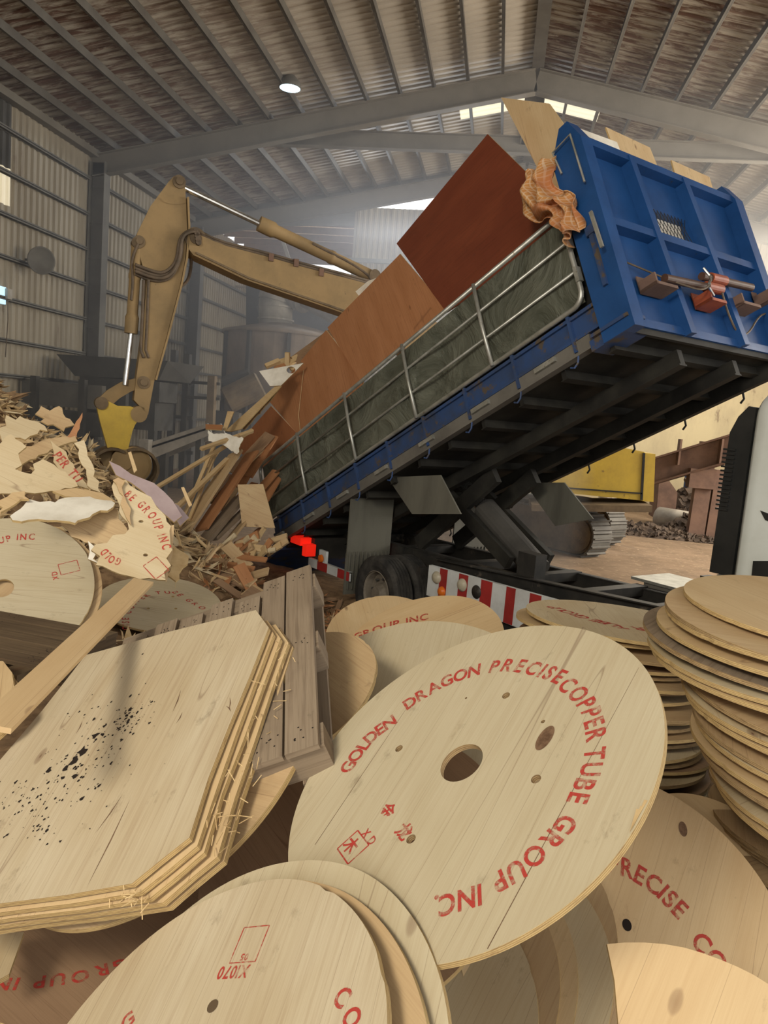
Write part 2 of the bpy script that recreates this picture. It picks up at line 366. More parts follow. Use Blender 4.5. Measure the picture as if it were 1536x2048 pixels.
def arc_text(o, text, p0, p1, size=.062, squeeze=.8, ccw=False, name='printed_lettering', rad=None, worn=()):
    """letters standing outwards round the disc, from pixel p0 to pixel p1, clockwise as read"""
    c = V(o['_o']); n = V(o['_n']); e1, e2, n = frame_of(n)
    def pol(p):
        d = onp(p[0], p[1], c, n)-c; return math.atan2(d.dot(e2), d.dot(e1)), d.length
    a0, ra = pol(p0); a1, rb = pol(p1)
    while a1 > a0: a1 -= 2*math.pi
    rad = rad or (ra+rb)/2
    adv = []
    for ch in text: adv.append(.42 if ch == ' ' else glyph(ch)[2]+.11)
    tot = sum(adv)-adv[0]/2-adv[-1]/2; x = -adv[0]/2; mb = MB()
    for k, ch in enumerate(text):
        mid = (x+adv[k]/2)/tot; x += adv[k]
        if ch == ' ': continue
        a = a0+(a1-a0)*mid; up = e1*math.cos(a)+e2*math.sin(a); right = up.cross(n)
        put_glyph(mb, ch, c+up*(rad-size*.36)+n*.0007, right, up, size, squeeze)
    return mb.build(name, INK, parent=o)
# ================================================================ THE SHED
XL, XR, XM, ZE, ZR = -12.1, 12.3, .1, 9.5, 12.0
def roofz(x): return ZR-abs(x-XM)*(ZR-ZE)/(XM-XL)
def ribbed(mb, P, U, Vv, L, H, period, amp, N, mi=0):
    """ribbed sheeting: ribs run along Vv, repeated along U"""
    P, U, Vv, N = V(P), V(U).normalized(), V(Vv).normalized(), V(N).normalized()
    k = max(1, round(L/period)); pr = L/k; prof = []
    for i in range(k):
        for f_, a in ((0, 0), (.42, 0), (.54, 1), (.88, 1)): prof.append((pr*(i+f_), a*amp))
    prof.append((L, 0))
    for (a, ha), (b, hb) in zip(prof, prof[1:]):
        mb.face([P+U*a+N*ha, P+U*b+N*hb, P+U*b+N*hb+Vv*H, P+U*a+N*ha+Vv*H], [(a, 0), (b, 0), (b, H), (a, H)], mi)
g = MB(); g.face([(-40, -20, 0), (40, -20, 0), (40, 60, 0), (-40, 60, 0)]); struct(g.build('floor', DIRT))
# roof
for nm, x0, x1, sk in (('ceiling', XL-.3, XM, (-2.0, -.15)), ('ceiling', XM, XR+.3, (.35, 1.95))):
    mb = MB()
    def strip(xa, xb, ya, yb, tgt):
        za, zb = roofz(xa), roofz(xb); d = V((xb-xa, 0, zb-za))
        ribbed(tgt, (xa, ya, za), (0, 1, 0), d, yb-ya, d.length, .26, .035, (0, 0, 1))
    strip(x0, x1, -8, 23.2, mb); strip(x0, x1, 24.1, 29.2, mb)
    strip(x0, sk[0], 23.2, 24.1, mb); strip(sk[1], x1, 23.2, 24.1, mb)
    struct(mb.build(nm, ROOFM))
    mb = MB(); strip(sk[0], sk[1], 23.2, 24.1, mb); struct(mb.build('window_%d' % (1 if x0 < -5 else 2), SKYL))
tn = [0]
def trim(mb, mat, parent=None):
    tn[0] += 1; return struct(mb.build('trim_%d' % tn[0], mat))
slope = V((XM-XL, 0, ZR-ZE)).normalized()
# purlins (run along the building), ridge member
for k in range(0, 14):
    for s in (-1, 1):
        if k == 0 and s == 1: continue
        x = XM+s*.88*k
        if not XL < x < XR: continue
        mb = MB(); nrm = V((-s*.2, 0, 1)).normalized() if k else V((0, 0, 1)); c = V((x, 10.3, roofz(x)-.13))
        if k == 0: mb.box(c, (0, 1, 0), (1, 0, 0), (0, 0, -1), 18.3, .15, .10)
        else:
            mb.box(c, (0, 1, 0), nrm.cross(V((0, 1, 0))), nrm, 18.3, .012, .095)
            for e in (-1, 1): mb.box(c+nrm*(.09*e)+V((.03*s*e, 0, 0)), (0, 1, 0), nrm.cross(V((0, 1, 0))), nrm, 18.3, .035, .008)
        trim(mb, PURLIN)
# portal frames
def isec(mb, A, B, depth, flange, N):
    A, B, N = V(A), V(B), V(N); mb.beam(A, B, .02, depth, N)
    for e in (-1, 1): mb.beam(A+N*(depth/2*e), B+N*(depth/2*e), flange, .022, N)
for Y in (-5, 9.5, 21.2, 28.4):
    for s, xe in ((-1, XL), (1, XR)):
        mb = MB(); nrm = V((-s*-.2, 0, 1)).normalized() if s < 0 else V((.2, 0, 1)).normalized()
        nrm = V((-(ZR-ZE)/(XM-XL)*(-s)*-1*-1, 0, 1)).normalized() if False else V((s*(ZR-ZE)/(XM-XL), 0, 1)).normalized()
        A = V((xe-s*.1, Y, roofz(xe)-.55)); B = V((XM, Y, ZR-.52)); isec(mb, A, B, .56, .26, nrm); trim(mb, BEAM)
        if s < 0 or Y > 20:
            mb = MB(); xc = xe-s*.32; isec(mb, (xc, Y, 0), (xc, Y, roofz(xc)-.5), .44, .34, (1, 0, 0))
            for k in range(9): mb.box((xc, Y-.1, .6+k*.97), (1, 0, 0), (0, 1, 0), (0, 0, 1), .21, .012, .006)
            trim(mb, STEEL)
# collar tie and king post just behind the second frame
mb = MB(); isec(mb, (-8.1, 22.0, 10.18), (8.3, 22.0, 10.18), .42, .24, (0, 0, 1)); trim(mb, BEAM)
mb = MB(); isec(mb, (XM, 22.0, 10.2), (XM, 22.0, ZR-.2), .5, .3, (1, 0, 0)); trim(mb, BEAM)
# left wall: sheeting with a translucent strip, girts
mb = MB()
def lw(y0, y1, z0, z1, tgt): ribbed(tgt, (XL, y0, z0), (0, 1, 0), (0, 0, 1), y1-y0, z1-z0, .25, .05, (1, 0, 0))
lw(-8, 16.2, 0, ZE+.1, mb); lw(16.2, 17.62, 0, 6.9, mb); lw(17.62, 36, 0, ZE+.1, mb)
struct(mb.build('wall_left', WALLM))
mb = MB(); lw(16.2, 17.62, 6.9, 7.75, mb); struct(mb.build('window_3', SKYL))
mb = MB(); lw(16.2, 17.62, 7.75, ZE, mb); struct(mb.build('wall_left_dark_sheet', STEEL_D))
mb = MB(); mb.abox(XL+.04, XL+.07, 25.9, 26.6, 6.6, 9.3); struct(mb.build('wall_left_dark_sheet', STEEL_D))  # dark sheet added to stand in for a dark gap in the wall
for z in (8.57, 7.61, 6.65, 5.68, 4.72, 3.74, 2.9, 1.9, .9):
    for ya, yb in ((-8, 21.0), (21.4, 28.2), (28.6, 36)):
        mb = MB(); mb.abox(XL+.045, XL+.19, ya, yb, z-.008, z+.008); mb.abox(XL+.18, XL+.19, ya, yb, z-.045, z+.045); mb.abox(XL+.045, XL+.055, ya, yb, z-.045, z+.045)
        trim(mb, STEEL)
mb = MB(); mb.abox(XL+.05, XL+.28, -8, 28.2, ZE-.30, ZE-.12); trim(mb, BEAM)
mb = MB(); mb.abox(XL+.12, XL+.2, 21.5, 21.72, 0, ZE-.3); trim(mb, WALLM)
# annex column and back of the annex
for yy in (35.6,):
    mb = MB(); isec(mb, (XL+.3, yy, 0), (XL+.3, yy, 9.4), .4, .3, (1, 0, 0)); trim(mb, STEEL_D)
# gable wall beyond the excavator (left end open to the annex)
mb = MB(); ribbed(mb, (-5.9, 28.6, 3.9), (1, 0, 0), (0, 0, 1), 7.1, 6.2, .21, .035, (0, -1, 0))
ribbed(mb, (1.2, 28.6, 5.8), (1, 0, 0), (0, 0, 1), XR-1.2, 5.0, .21, .035, (0, -1, 0))
struct(mb.build('wall_back', WALLM))
mb = MB(); mb.abox(-2.0, XR, 28.55, 28.9, 0, 5.8); struct(mb.build('wall_back_base', CONCRETE))
for zz in (5.8, 8.2): mb = MB(); mb.abox(-5.9, XR, 28.36, 28.5, zz-.07, zz+.07); trim(mb, STEEL)
# right wall
mb = MB(); ribbed(mb, (XR, 21, 0), (0, 1, 0), (0, 0, 1), 7.6, ZE+.1, .21, .035, (-1, 0, 0)); struct(mb.build('wall_right', WALLM))
# annex canopy seen past the boom
mb = MB(); ribbed(mb, (-12, 28.8, 9.75), (1, 0, 0), (0, 1, 0), 6.1, 8.4, .25, .035, (0, 0, 1)); struct(mb.build('annex_canopy', CANOPY))
mb = MB(); mb.plate([(XL, 28.62, 9.15), (-5.9, 28.62, 9.45), (-5.9, 28.62, 10.1), (-9.3, 28.62, 10.1), (XL, 28.62, 9.5)], (0, -1, 0), .05, mie=0); struct(mb.build('wall_back_lintel', STEEL))
mb = MB(); mb.abox(XL, -3.5, 37, 37.1, 0, 7.8); struct(mb.build('wall_annex', STEEL_D))
for s, xe in ((-1, XL), (1, XR)):
    mb = MB(); mb.plate([(xe, 28.64, roofz(xe)-.35), (XM, 28.64, ZR-.35), (XM, 28.64, ZR), (xe, 28.64, roofz(xe))], (0, -1, 0), .03, mie=0); struct(mb.build('wall_back_fascia', BEAM))
for k in range(7):
    mb = MB(); y = 29.2+k*1.25; mb.abox(-12, -5.9, y-.04, y+.04, 9.5, 9.74); trim(mb, RUSTY)
mb = MB(); mb.beam((-8.9, 29.2, 9.3), (-8.0, 29.2, 7.2), .12, .12, (0, 1, 0)); trim(mb, DUCT)
mb = MB(); mb.abox(-12, -5.9, 33.4, 33.5, 7.72, 7.8); trim(mb, DUCT)

# ---------------------------------------------------------------- things on the shed
def on_lw(x, y, off=.25): return onp(x, y, (XL+off, 0, 0), (1, 0, 0))
P = on_lw(83, 521, .62); o = empty('reflector_dish', P)
n = V((.75, -.62, -.10)).normalized(); mb = MB(); mb.lathe(P, n, [(.0, -.13), (.12, -.125), (.24, -.09), (.33, -.03), (.335, 0), (.30, -.02), (.2, -.07), (0, -.10)], 28, cap=False)
mb.build('bowl', STEEL, o, smooth=True)
mb = MB(); mb.cyl(P-n*.1, P-n*.30, .05); mb.beam(P-n*.25, P+V((-.45, 0, .0)), .05, .05); mb.build('bracket', STEEL_D, o)
tag(o, 'round grey metal dish lamp fixed to the girt of the left shed wall', 'lamp')
P = at(580, 175, 19.5); o = empty('high_bay_lamp', P)
mb = MB(); mb.lathe(P, (0, 0, 1), [(.27, -.02), (.285, .0), (.25, .12), (.12, .26), (.06, .3)], 28); mb.build('reflector', STEEL, o, smooth=True)
mb = MB(); mb.lathe(P, (0, 0, 1), [(.001, -.045), (.15, -.04), (.255, -.02)], 28, cap=False); mb.build('lamp_face', LAMP_ON, o)
mb = MB(); mb.cyl(P+V((0, 0, .28)), V((P.x, P.y, roofz(P.x)-.1)), .018); mb.build('hanging_rod', STEEL_D, o)
tag(o, 'lit round high bay lamp hanging under the roof, bluish white', 'lamp')
P = on_lw(2, 590, .15); mb = MB(); mb.box(P, (0, 1, 0), (0, 0, 1), (1, 0, 0), .14, .2, .03)
tag(mb.build('lit_sign', SIGN_ON), 'small lit blue sign on the left wall at the photo edge', 'sign')
P = on_lw(16, 588, .2); o = empty('junction_box', P); mb = MB(); mb.box(P, (0, 1, 0), (0, 0, 1), (1, 0, 0), .09, .12, .05); mb.build('box_body', DUCT, o)
mb = MB(); mb.tube([P+V((0, 0, -.1)), P+V((0, .02, -.6)), P+V((0, -.05, -1.5))], .012); mb.build('cable', HOSE, o)
tag(o, 'small pale junction box beside the lit sign on the left wall', 'box')

# ---------------------------------------------------------------- shredder plant against the back left
def Yq(px, Y): return [at(x, y, Y) for x, y in px]
o = empty('feed_hopper', at(230, 800, 19.5).to_3d())
mb = MB(); A = Yq([(113, 708), (335, 722), (318, 760), (150, 752)], 19.0)
B = [p+V((.35, 1.6, 0)) for p in A]
mb.ring([[A[0], A[1], B[1], B[0]], [A[3], A[2], B[2]+V((0, -.4, 0)), B[3]+V((0, -.4, 0))]], False); mb.build('chute', STEEL_D, o)
a = at(150, 752, 19); b_ = at(318, 760, 19)
mb = MB()
for (x0, x1, z0, z1) in ((a.x+.1, b_.x, a.z-.5, a.z+.02), (a.x+.35, b_.x-.1, a.z-1.25, a.z-.5)): mb.abox(x0, x1, 19.05, 20.2, z0, z1)
mb.build('bin_body', STEEL_D, o)
for x in (a.x+.45, b_.x-.2): mb = MB(); mb.abox(x-.09, x+.09, 19.1, 19.3, 0, a.z-1.2); mb.build('leg', STEEL_D, o)
tag(o, 'dark steel feed hopper against the left wall behind the grab', 'hopper')
o = empty('board_bunker', (-10.3, 18.2, 0))
zt = at(60, 790, 18.2).z
for k in range(4):
    mb = MB(); mb.abox(-13.9+1.9, at(205, 800, 18.2).x, 18.15, 18.35, .2+k*.68, .8+k*.68); mb.build('plank', STEEL if k % 2 else STEEL_D, o)
for x in (-11.6, -10.3, -9.2): mb = MB(); mb.abox(x-.08, x+.08, 18.0, 18.16, 0, 2.95); mb.build('post', STEEL_D, o)
tag(o, 'dark board wall of a bunker under the left wall behind the splinter heap', 'bunker')

o = empty('separator_vessel', at(560, 830, 25)); o.location.z = 0; o['_o'] = list(o.location)
Yv = 25.5; cx = at(572, 700, Yv); r_ = abs(at(690, 700, Yv).x-at(455, 700, Yv).x)/2; zt = at(572, 676, Yv).z
mb = MB(); mb.lathe((cx.x, Yv, 0), (0, 0, 1), [(r_, zt-2.6), (r_, zt), ], 40); weld(mb.build('drum', DRUM, o, smooth=False))
mb = MB(); zc = at(560, 655, Yv).z+.1; mb.lathe((cx.x, Yv, 0), (0, 0, 1), [(r_*1.06, zt-.02), (r_*1.05, zt+.08), (r_*.55, zc-.10), (.62, zc)], 40); mb.build('cone_cover', DRUM, o, smooth=True)
for i in range(6):
    a = math.pi*(1+i/5.); mb = MB(); mb.beam((cx.x+r_*1.02*math.cos(a), Yv+r_*1.02*math.sin(a), 0), (cx.x+r_*1.02*math.cos(a), Yv+r_*1.02*math.sin(a), zt), .12, .12, (math.cos(a), math.sin(a), 0)); mb.build('stiffener', STEEL_D, o)
tag(o, 'big dusty steel drum with a conical cover behind the truck load', 'vessel')
o = empty('exhaust_duct', at(550, 655, Yv))
dx = at(551, 640, Yv); rd = abs(at(583, 640, Yv).x-at(518, 640, Yv).x)/2
pts = [at(551, 652, Yv), at(551, 615, Yv), at(556, 585, Yv), at(578, 572, Yv), at(615, 592, Yv-.2), at(700, 640, Yv-.6), at(760, 668, Yv-.9)]
mb = MB(); mb.tube([pts[0], pts[1], pts[1]+V((0, 0, .25))], rd, 24); mb.build('riser', DUCT, o, smooth=True)
mb = MB(); mb.tube([pts[1]+V((0, 0, .2)), pts[1]+V((.1, 0, .75)), pts[3]+V((.2, 0, -.1)), pts[4]], rd*1.05, 24, smooth=2); mb.build('elbow', DUCT, o, smooth=True)
mb = MB(); mb.tube(pts[4:], rd*.72, 24); mb.build('side_pipe', DUCT, o, smooth=True)
for z_ in (.2, .62): mb = MB(); mb.lathe(pts[0]+V((0, 0, z_)), (0, 0, 1), [(rd*1.09, -.03), (rd*1.09, .03)], 24); mb.build('flange', DUCT, o)
tag(o, 'grey round air duct rising from the drum and bending right', 'duct')
o = empty('cyclone_housing', at(505, 610, 26.5))
mb = MB(); A = Yq([(492, 563), (530, 560), (530, 690), (492, 690)], 26.6); mb.plate(A, (0, -1, 0), 1.2); mb.build('casing', STEEL_D, o)
mb = MB(); A = Yq([(512, 612), (548, 615), (542, 655), (522, 640)], 26.2); mb.plate(A, (0, -1, 0), .5); mb.build('flared_inlet', STEEL, o)
tag(o, 'dark square housing standing behind the duct', 'housing')
o = empty('electric_motor', at(480, 790, 22))
A = at(452, 802, 22); B = at(522, 768, 22.3); mb = MB(); mb.lathe(A, B-A, [(.36, 0), (.4, .05), (.4, (B-A).length-.05), (.33, (B-A).length)], 24); mb.build('motor_body', DUSTY_D, o, smooth=False)
A2 = at(448, 768, 22.4); B2 = at(500, 750, 22.6); mb = MB(); mb.cyl(A2, B2, .22); mb.build('gearbox', STEEL_D, o)
mb = MB(); mb.beam(at(450, 822, 22.2), V((at(450, 840, 22.2).x, 22.2, 0)), .7, .5, (0, 1, 0)); mb.build('stand', STEEL_D, o)
tag(o, 'dusty cylindrical motor in front of the drum', 'motor')
o = empty('steel_post', at(424, 860, 20.5)); 
mb = MB(); mb.beam(at(425, 752, 20.5), at(415, 1000, 20.5), .2, .2, (0, 1, 0)); mb.build('upright', DUSTY_D, o)
for y in (764, 794): mb = MB(); mb.beam(at(372, y, 20.6), at(440, y+4, 20.6), .08, .08, (0, 1, 0)); mb.build('rail', STEEL_D, o)
tag(o, 'brown steel post with side rails before the bright wall bay', 'post')
o = empty('conveyor', at(350, 950, 18))
A = Yq([(300, 885), (415, 847), (424, 868), (302, 918)], 18.0); mb = MB(); mb.plate(A, (0, -1, 0), .06); mb.build('side_panel', DUCT, o); mb = MB(); mb.plate([p+V((0, .9, 0)) for p in A], (0, -1, 0), .06); mb.build('side_panel', DUCT, o)
mb = MB(); mb.plate([A[0]+V((0, 0, -.1)), A[0]+V((0, .9, -.1)), A[1]+V((0, .9, -.1)), A[1]+V((0, 0, -.1))], V((-.3, 0, 1)), .05); mb.build('belt', RUBBER, o)
for x, y in ((330, 905), (400, 875)): mb = MB(); q_ = at(x, y, 18.3); mb.abox(q_.x-.07, q_.x+.07, 18.2, 18.4, 0, q_.z); mb.build('leg', STEEL_D, o)
mb = MB(); q_ = at(291, 903, 17.9); mb.box(q_, (1, 0, 0), (0, 0, 1), (0, 1, 0), .12, .30, .12); mb.build('control_box', DUCT, o)
tag(o, 'pale sloping conveyor trough between the grab and the truck load', 'conveyor')
# dark service frame left of the conveyor
o = empty('service_frame', at(330, 900, 22)); 
for x in (318, 345, 372): mb = MB(); q_ = at(x, 800, 22); mb.abox(q_.x-.08, q_.x+.08, 21.9, 22.1, 0, at(x, 700+abs(x-345)*.3, 22).z); mb.build('upright', STEEL_D, o)
for y in (760, 830, 900): mb = MB(); mb.beam(at(312, y, 22), at(385, y+6, 22), .1, .1, (0, 1, 0)); mb.build('rail', STEEL_D, o)
mb = MB(); mb.beam(at(315, 760, 22), at(350, 880, 22), .07, .07, (0, 1, 0)); mb.build('brace', STEEL_D, o)
tag(o, 'dark steel frame standing behind the excavator stick', 'frame')

# ---------------------------------------------------------------- right background
o = empty('steel_girder', at(1390, 1000, 23))
A = at(1290, 948, 22.5); B = at(1560, 868, 21.0); mb = MB(); mb.beam(A, B, .03, .72, (0, 0, 1)); mb.beam(A+V((0, 0, .36)), B+V((0, 0, .36)), .5, .05); mb.beam(A-V((0, 0, .36)), B-V((0, 0, .36)), .5, .05); mb.build('web', RUSTY, o)
for x in (1358, 1440): mb = MB(); p = onp(x, 900, (A+B)/2, (B-A).cross(V((0, 0, 1)))); mb.beam(p+V((-.02, -.1, .3)), p+V((-.02, -.1, -.4)), .05, .3, (0, 1, 0)); mb.build('stiffener', RUSTY, o)
tag(o, 'rusty brown steel girder running behind the yellow excavator body', 'girder')
for nm, x1, y1, x2, y2, w_, lb in (('steel_post', 1418, 884, 1386, 1060, .42, 'tall rusty post with a square collar beside the scrap heap'), ('steel_post', 1440, 940, 1420, 1060, .26, 'short rusty post half hidden by the cab air intake')):
    A = at(x1, y1, 22.0); B = at(x2, y2, 22.0); o = empty(nm, (B.x, B.y, 0)); mb = MB(); mb.beam(V((A.x, 22, A.z)), V((A.x-.05, 22, 0)), w_, .3, (0, 1, 0)); mb.build('upright', RUSTY, o)
    if w_ > .3: mb = MB(); q_ = at(1402, 957, 21.9); mb.box(q_, (1, 0, 0), (0, 0, 1), (0, 1, 0), .34, .26, .2); mb.build('collar', RUSTY, o)
    tag(o, lb, 'post')
A = Yq([(1312, 1038), (1318, 965), (1334, 955), (1355, 985), (1349, 1040)], 24.5); mb = MB(); mb.plate(A, (0, -1, 0), 1.2, mie=0)
tag(mb.build('steel_cabinet', RUSTY), 'brown steel box with a cut corner behind the concrete pipe', 'cabinet')
A = at(1316, 1049, 24); B = at(1388, 1046, 23.2); o = empty('concrete_pipe', A); mb = MB(); L = (B-A).length
rp = .32; A.z = rp; B.z = rp; mb.lathe(A, B-A, [(rp*.86, .02), (rp, 0), (rp, L), (rp*.86, L), (rp*.86, .02)], 28, cap=False); mb.build('pipe_wall', DUCT, o, smooth=True)
mb = MB(); mb.lathe(A, B-A, [(rp*.85, .25), (rp*.85, L-.1)], 24); mb.build('bore_shade_plug', SCRAP, o)  # dark plug fills the pipe in place of the shade inside it
tag(o, 'short pale pipe lying on the dirt beside the scrap heap', 'pipe')
q_ = at(1345, 975, 26.5); mb = MB(); mb.lathe((q_.x+.5, 26.5, 0), (0, 0, 1), [(.16, .9), (.16, 1.9), (.1, 1.95), (.1, 2.05)], 16); tag(mb.build('gas_cylinder', BLUE, smooth=False), 'small blue gas cylinder standing by the concrete wall', 'cylinder')
def heap(name, c, rx, ry, h, mat, label, cat, seed, n=260, size=.16, chunk=None):
    r2 = random.Random(seed); mb = MB(); c = V(c); N = 26
    def hz(x, y):
        d = math.hypot(x/rx, y/ry); return max(0, h*(1-d)**1.1 if d < 1 else 0)*(1+.35*noise.noise(V((x*2.2, y*2.2, seed))))
    for i in range(N):
        for j in range(N):
            q4 = []
            for a, b in ((i, j), (i+1, j), (i+1, j+1), (i, j+1)):
                x = (a/N*2-1)*rx; y = (b/N*2-1)*ry; q4.append(c+V((x, y, hz(x, y))))
            mb.face(q4, [(p.x, p.y) for p in q4])
    for k in range(n):
        a = r2.uniform(0, 6.28); d = math.sqrt(r2.random()); x = math.cos(a)*d*rx; y = math.sin(a)*d*ry
        ax = V((r2.gauss(0, 1), r2.gauss(0, 1), r2.gauss(0, .5))).normalized(); ay = ax.orthogonal().normalized()
        mb.box(c+V((x, y, hz(x, y)+.02)), ax, ay, ax.cross(ay), size*r2.uniform(.3, 1), size*r2.uniform(.15, .5), size*r2.uniform(.05, .25))
    return tag(mb.build(name, mat), label, cat, kind='stuff')
q_ = onz(1418, 1080, 0); heap('scrap_heap', (q_.x+.3, q_.y+.6, 0), 1.6, 1.1, 1.0, SCRAP, 'dark heap of scrap at the foot of the rusty post', 'scrap heap', 3, 420, .2)
q_ = onz(1290, 1072, 0); heap('scrap_row', (q_.x, q_.y+.3, 0), 2.6, .6, .28, SCRAP, 'low row of dark scrap along the dirt floor', 'scrap', 5, 420, .13)
q_ = onz(1362, 1010, .4); heap('machine_scrap', (q_.x, 26.2, 0), 1.0, .8, 1.9, SCRAP, 'pile of machine scrap against the concrete wall', 'scrap', 8, 220, .28)
# crumpled white sack under the excavator body
q_ = at(1203, 1045, 20.5); mb = MB(); c = V((q_.x, 20.5, 0)); rings = []
for k in range(9):
    f_ = k/8; rr_ = .30*(1-.35*f_)+.07*math.sin(k*2.1); rings.append([c+V((math.cos(a)*rr_*(1+.22*math.sin(3*a+k))+.1*math.sin(k*1.3), math.sin(a)*rr_, .05+f_*1.35)) for a in [2*math.pi*i/14 for i in range(14)]])
mb.ring(rings); tag(mb.build('woven_sack', WHITEBOARD), 'crumpled white sack standing under the yellow excavator body', 'sack')
# ================================================================ THE TIPPER TRUCK
TT = V((math.cos(HD), math.sin(HD), 0)); TL = V((-math.sin(HD), math.cos(HD), 0)); ZZ = V((0, 0, 1))
TBD = TL*math.cos(TI)-ZZ*math.sin(TI); TN = TL*math.sin(TI)+ZZ*math.cos(TI)
NB0 = V((.964, 6.778, 3.628)); W_ = 2.4; BL = 6.66
def B3(b, t, n): return NB0+TBD*b+TT*t+TN*n
def A3(ax, t, z): q_ = NB0+TL*ax+TT*t; return V((q_.x, q_.y, z))
def bbox(mb, b0, b1, t0, t1, n0, n1, mi=0): return mb.box(B3((b0+b1)/2, (t0+t1)/2, (n0+n1)/2), TBD, TT, TN, abs(b1-b0)/2, abs(t1-t0)/2, abs(n1-n0)/2, mi)
def cbox(mb, a0, a1, t0, t1, z0, z1, mi=0): return mb.box(A3((a0+a1)/2, (t0+t1)/2, (z0+z1)/2), TL, TT, ZZ, abs(a1-a0)/2, abs(t1-t0)/2, abs(z1-z0)/2, mi)
truck = empty('tipper_truck', A3(2.0, W_/2, 0))
tag(truck, 'tipper truck with raised blue load bed, grey canvas side and white cab', 'truck')
mb = MB(); bbox(mb, 0, BL, 0, W_, -.05, 0)
bf = mb.build('bed_floor', UNDER, truck)
for k in range(12):
    mb = MB(); b0 = .2+k*.57; bbox(mb, b0, b0+.05, .06, W_-.06, -.13, -.05); bbox(mb, b0-.01, b0+.07, .06, W_-.06, -.14, -.13); mb.build('cross_member', UNDER, bf)
for t0 in (.72, 1.60):
    mb = MB(); bbox(mb, .05, BL-.3, t0, t0+.07, -.27, -.13); bbox(mb, .05, BL-.3, t0-.02, t0+.09, -.285, -.27); mb.build('long_sill', UNDER, bf)
mb = MB(); bbox(mb, -.02, BL, W_-.08, W_, -.22, .02); mb.build('edge_rail', UNDER, bf)
# near side sill and its lower channel
mb = MB(); bbox(mb, -.06, BL, -.02, .06, .10, .33); bbox(mb, -.06, BL, -.05, .06, .28, .31); bbox(mb, -.06, BL, -.05, -.0, .08, .11)
sill = mb.build('side_sill', BLUE_D, truck)
mb = MB(); bbox(mb, .35, BL, -.04, .03, -.04, .08); bbox(mb, .35, BL, -.06, .03, -.06, -.04); mb.build('lower_channel', STEEL, sill)
for k in range(7):
    mb = MB(); b0 = .75+k*.93; bbox(mb, b0, b0+.26, -.075, -.04, .015, .06); mb.build('hinge', GALV, sill)
for k in range(9):
    mb = MB(); b0 = .5+k*.74; bbox(mb, b0, b0+.03, -.06, -.02, -.02, .33, 0)
    mb.tube([B3(b0, -.05, -.05), B3(b0+.02, -.06, -.12), B3(b0+.06, -.07, -.15), B3(b0+.10, -.07, -.13)], .009, 6); mb.build('rope_hook', BLUE_D, sill)
for k in range(9):
    mb = MB(); b0 = .45+k*.72; mb.tube([B3(b0, W_+.01, -.2), B3(b0+.02, W_+.03, -.27), B3(b0+.07, W_+.03, -.30)], .012, 6); mb.build('rope_hook', UNDER, bf)
# tube framed side gates with canvas
def gate(t, full):
    g_ = MB(); r1 = .13; b0, b1, n0, n1 = .30, 6.80, .36, 1.25; cs = []
    for (cb, cn, a0) in ((b0+r1, n1-r1, 90), (b0+r1, n0+r1, 180), (b1-r1, n0+r1, 270), (b1-r1, n1-r1, 0)):
        for k in range(7): a = math.radians(a0+k*15); cs.append(B3(cb+r1*math.cos(a), t, cn+r1*math.sin(a)))
    cs.append(cs[0]); g_.tube(cs, .024, 10); go = g_.build('side_gate', GALV, truck, smooth=True)
    mb = MB(); nb_, nn_ = 60, 12
    r2 = random.Random(3); ph = [r2.uniform(0, 6) for _ in range(4)]
    def cv(i, j):
        b = b0+.02+(b1-b0-.04)*i/nb_; n = n0+.02+(n1-n0-.04)*j/nn_
        bulge = .035*math.sin(b*2.4+ph[0]+n*2)+.025*math.sin(b*5+n*7+ph[1])+.02*noise.noise(V((b*1.8, n*4, 2)))
        e = min(1, 5*min(j, nn_-j)/nn_, 6*min(i, nb_-i)/nb_); return B3(b, t+(.045+bulge*e)*(1 if full else -1), n)
    for i in range(nb_):
        for j in range(nn_): mb.face([cv(i, j), cv(i, j+1), cv(i+1, j+1), cv(i+1, j)])
    weld(mb.build('canvas', TARP, go, smooth=True))
    mb = MB(); bbox(mb, b0, BL, t+.125 if full else t-.14, t+.14 if full else t-.125, n0-.1, n1-.02); mb.build('side_board', UNDER, go)
    for bb in (1.50, 2.80, 4.12, 5.46): mb = MB(); mb.tube([B3(bb, t-.03, n0-.02), B3(bb+.01, t-.035, (n0+n1)/2), B3(bb, t-.03, n1+.01)], .021, 8); mb.build('upright_tube', GALV, go, smooth=True)
    for nn in (n0+.3, n0+.60): mb = MB(); mb.tube([B3(b0+.01, t-.01, nn), B3(b1-.01, t-.01, nn)], .015, 8); mb.build('long_tube', GALV, go, smooth=True)
    for bb in (b0-.02, b1+.01):
        for nn in (.62, .95)[:1 if bb > 3 else 2]: mb = MB(); bbox(mb, bb-.02, bb+.02, t-.04, t+.02, nn-.07, nn+.07); mb.build('latch', GALV, go)
    return go
gate(-.05, True); gate(W_+.05, False)
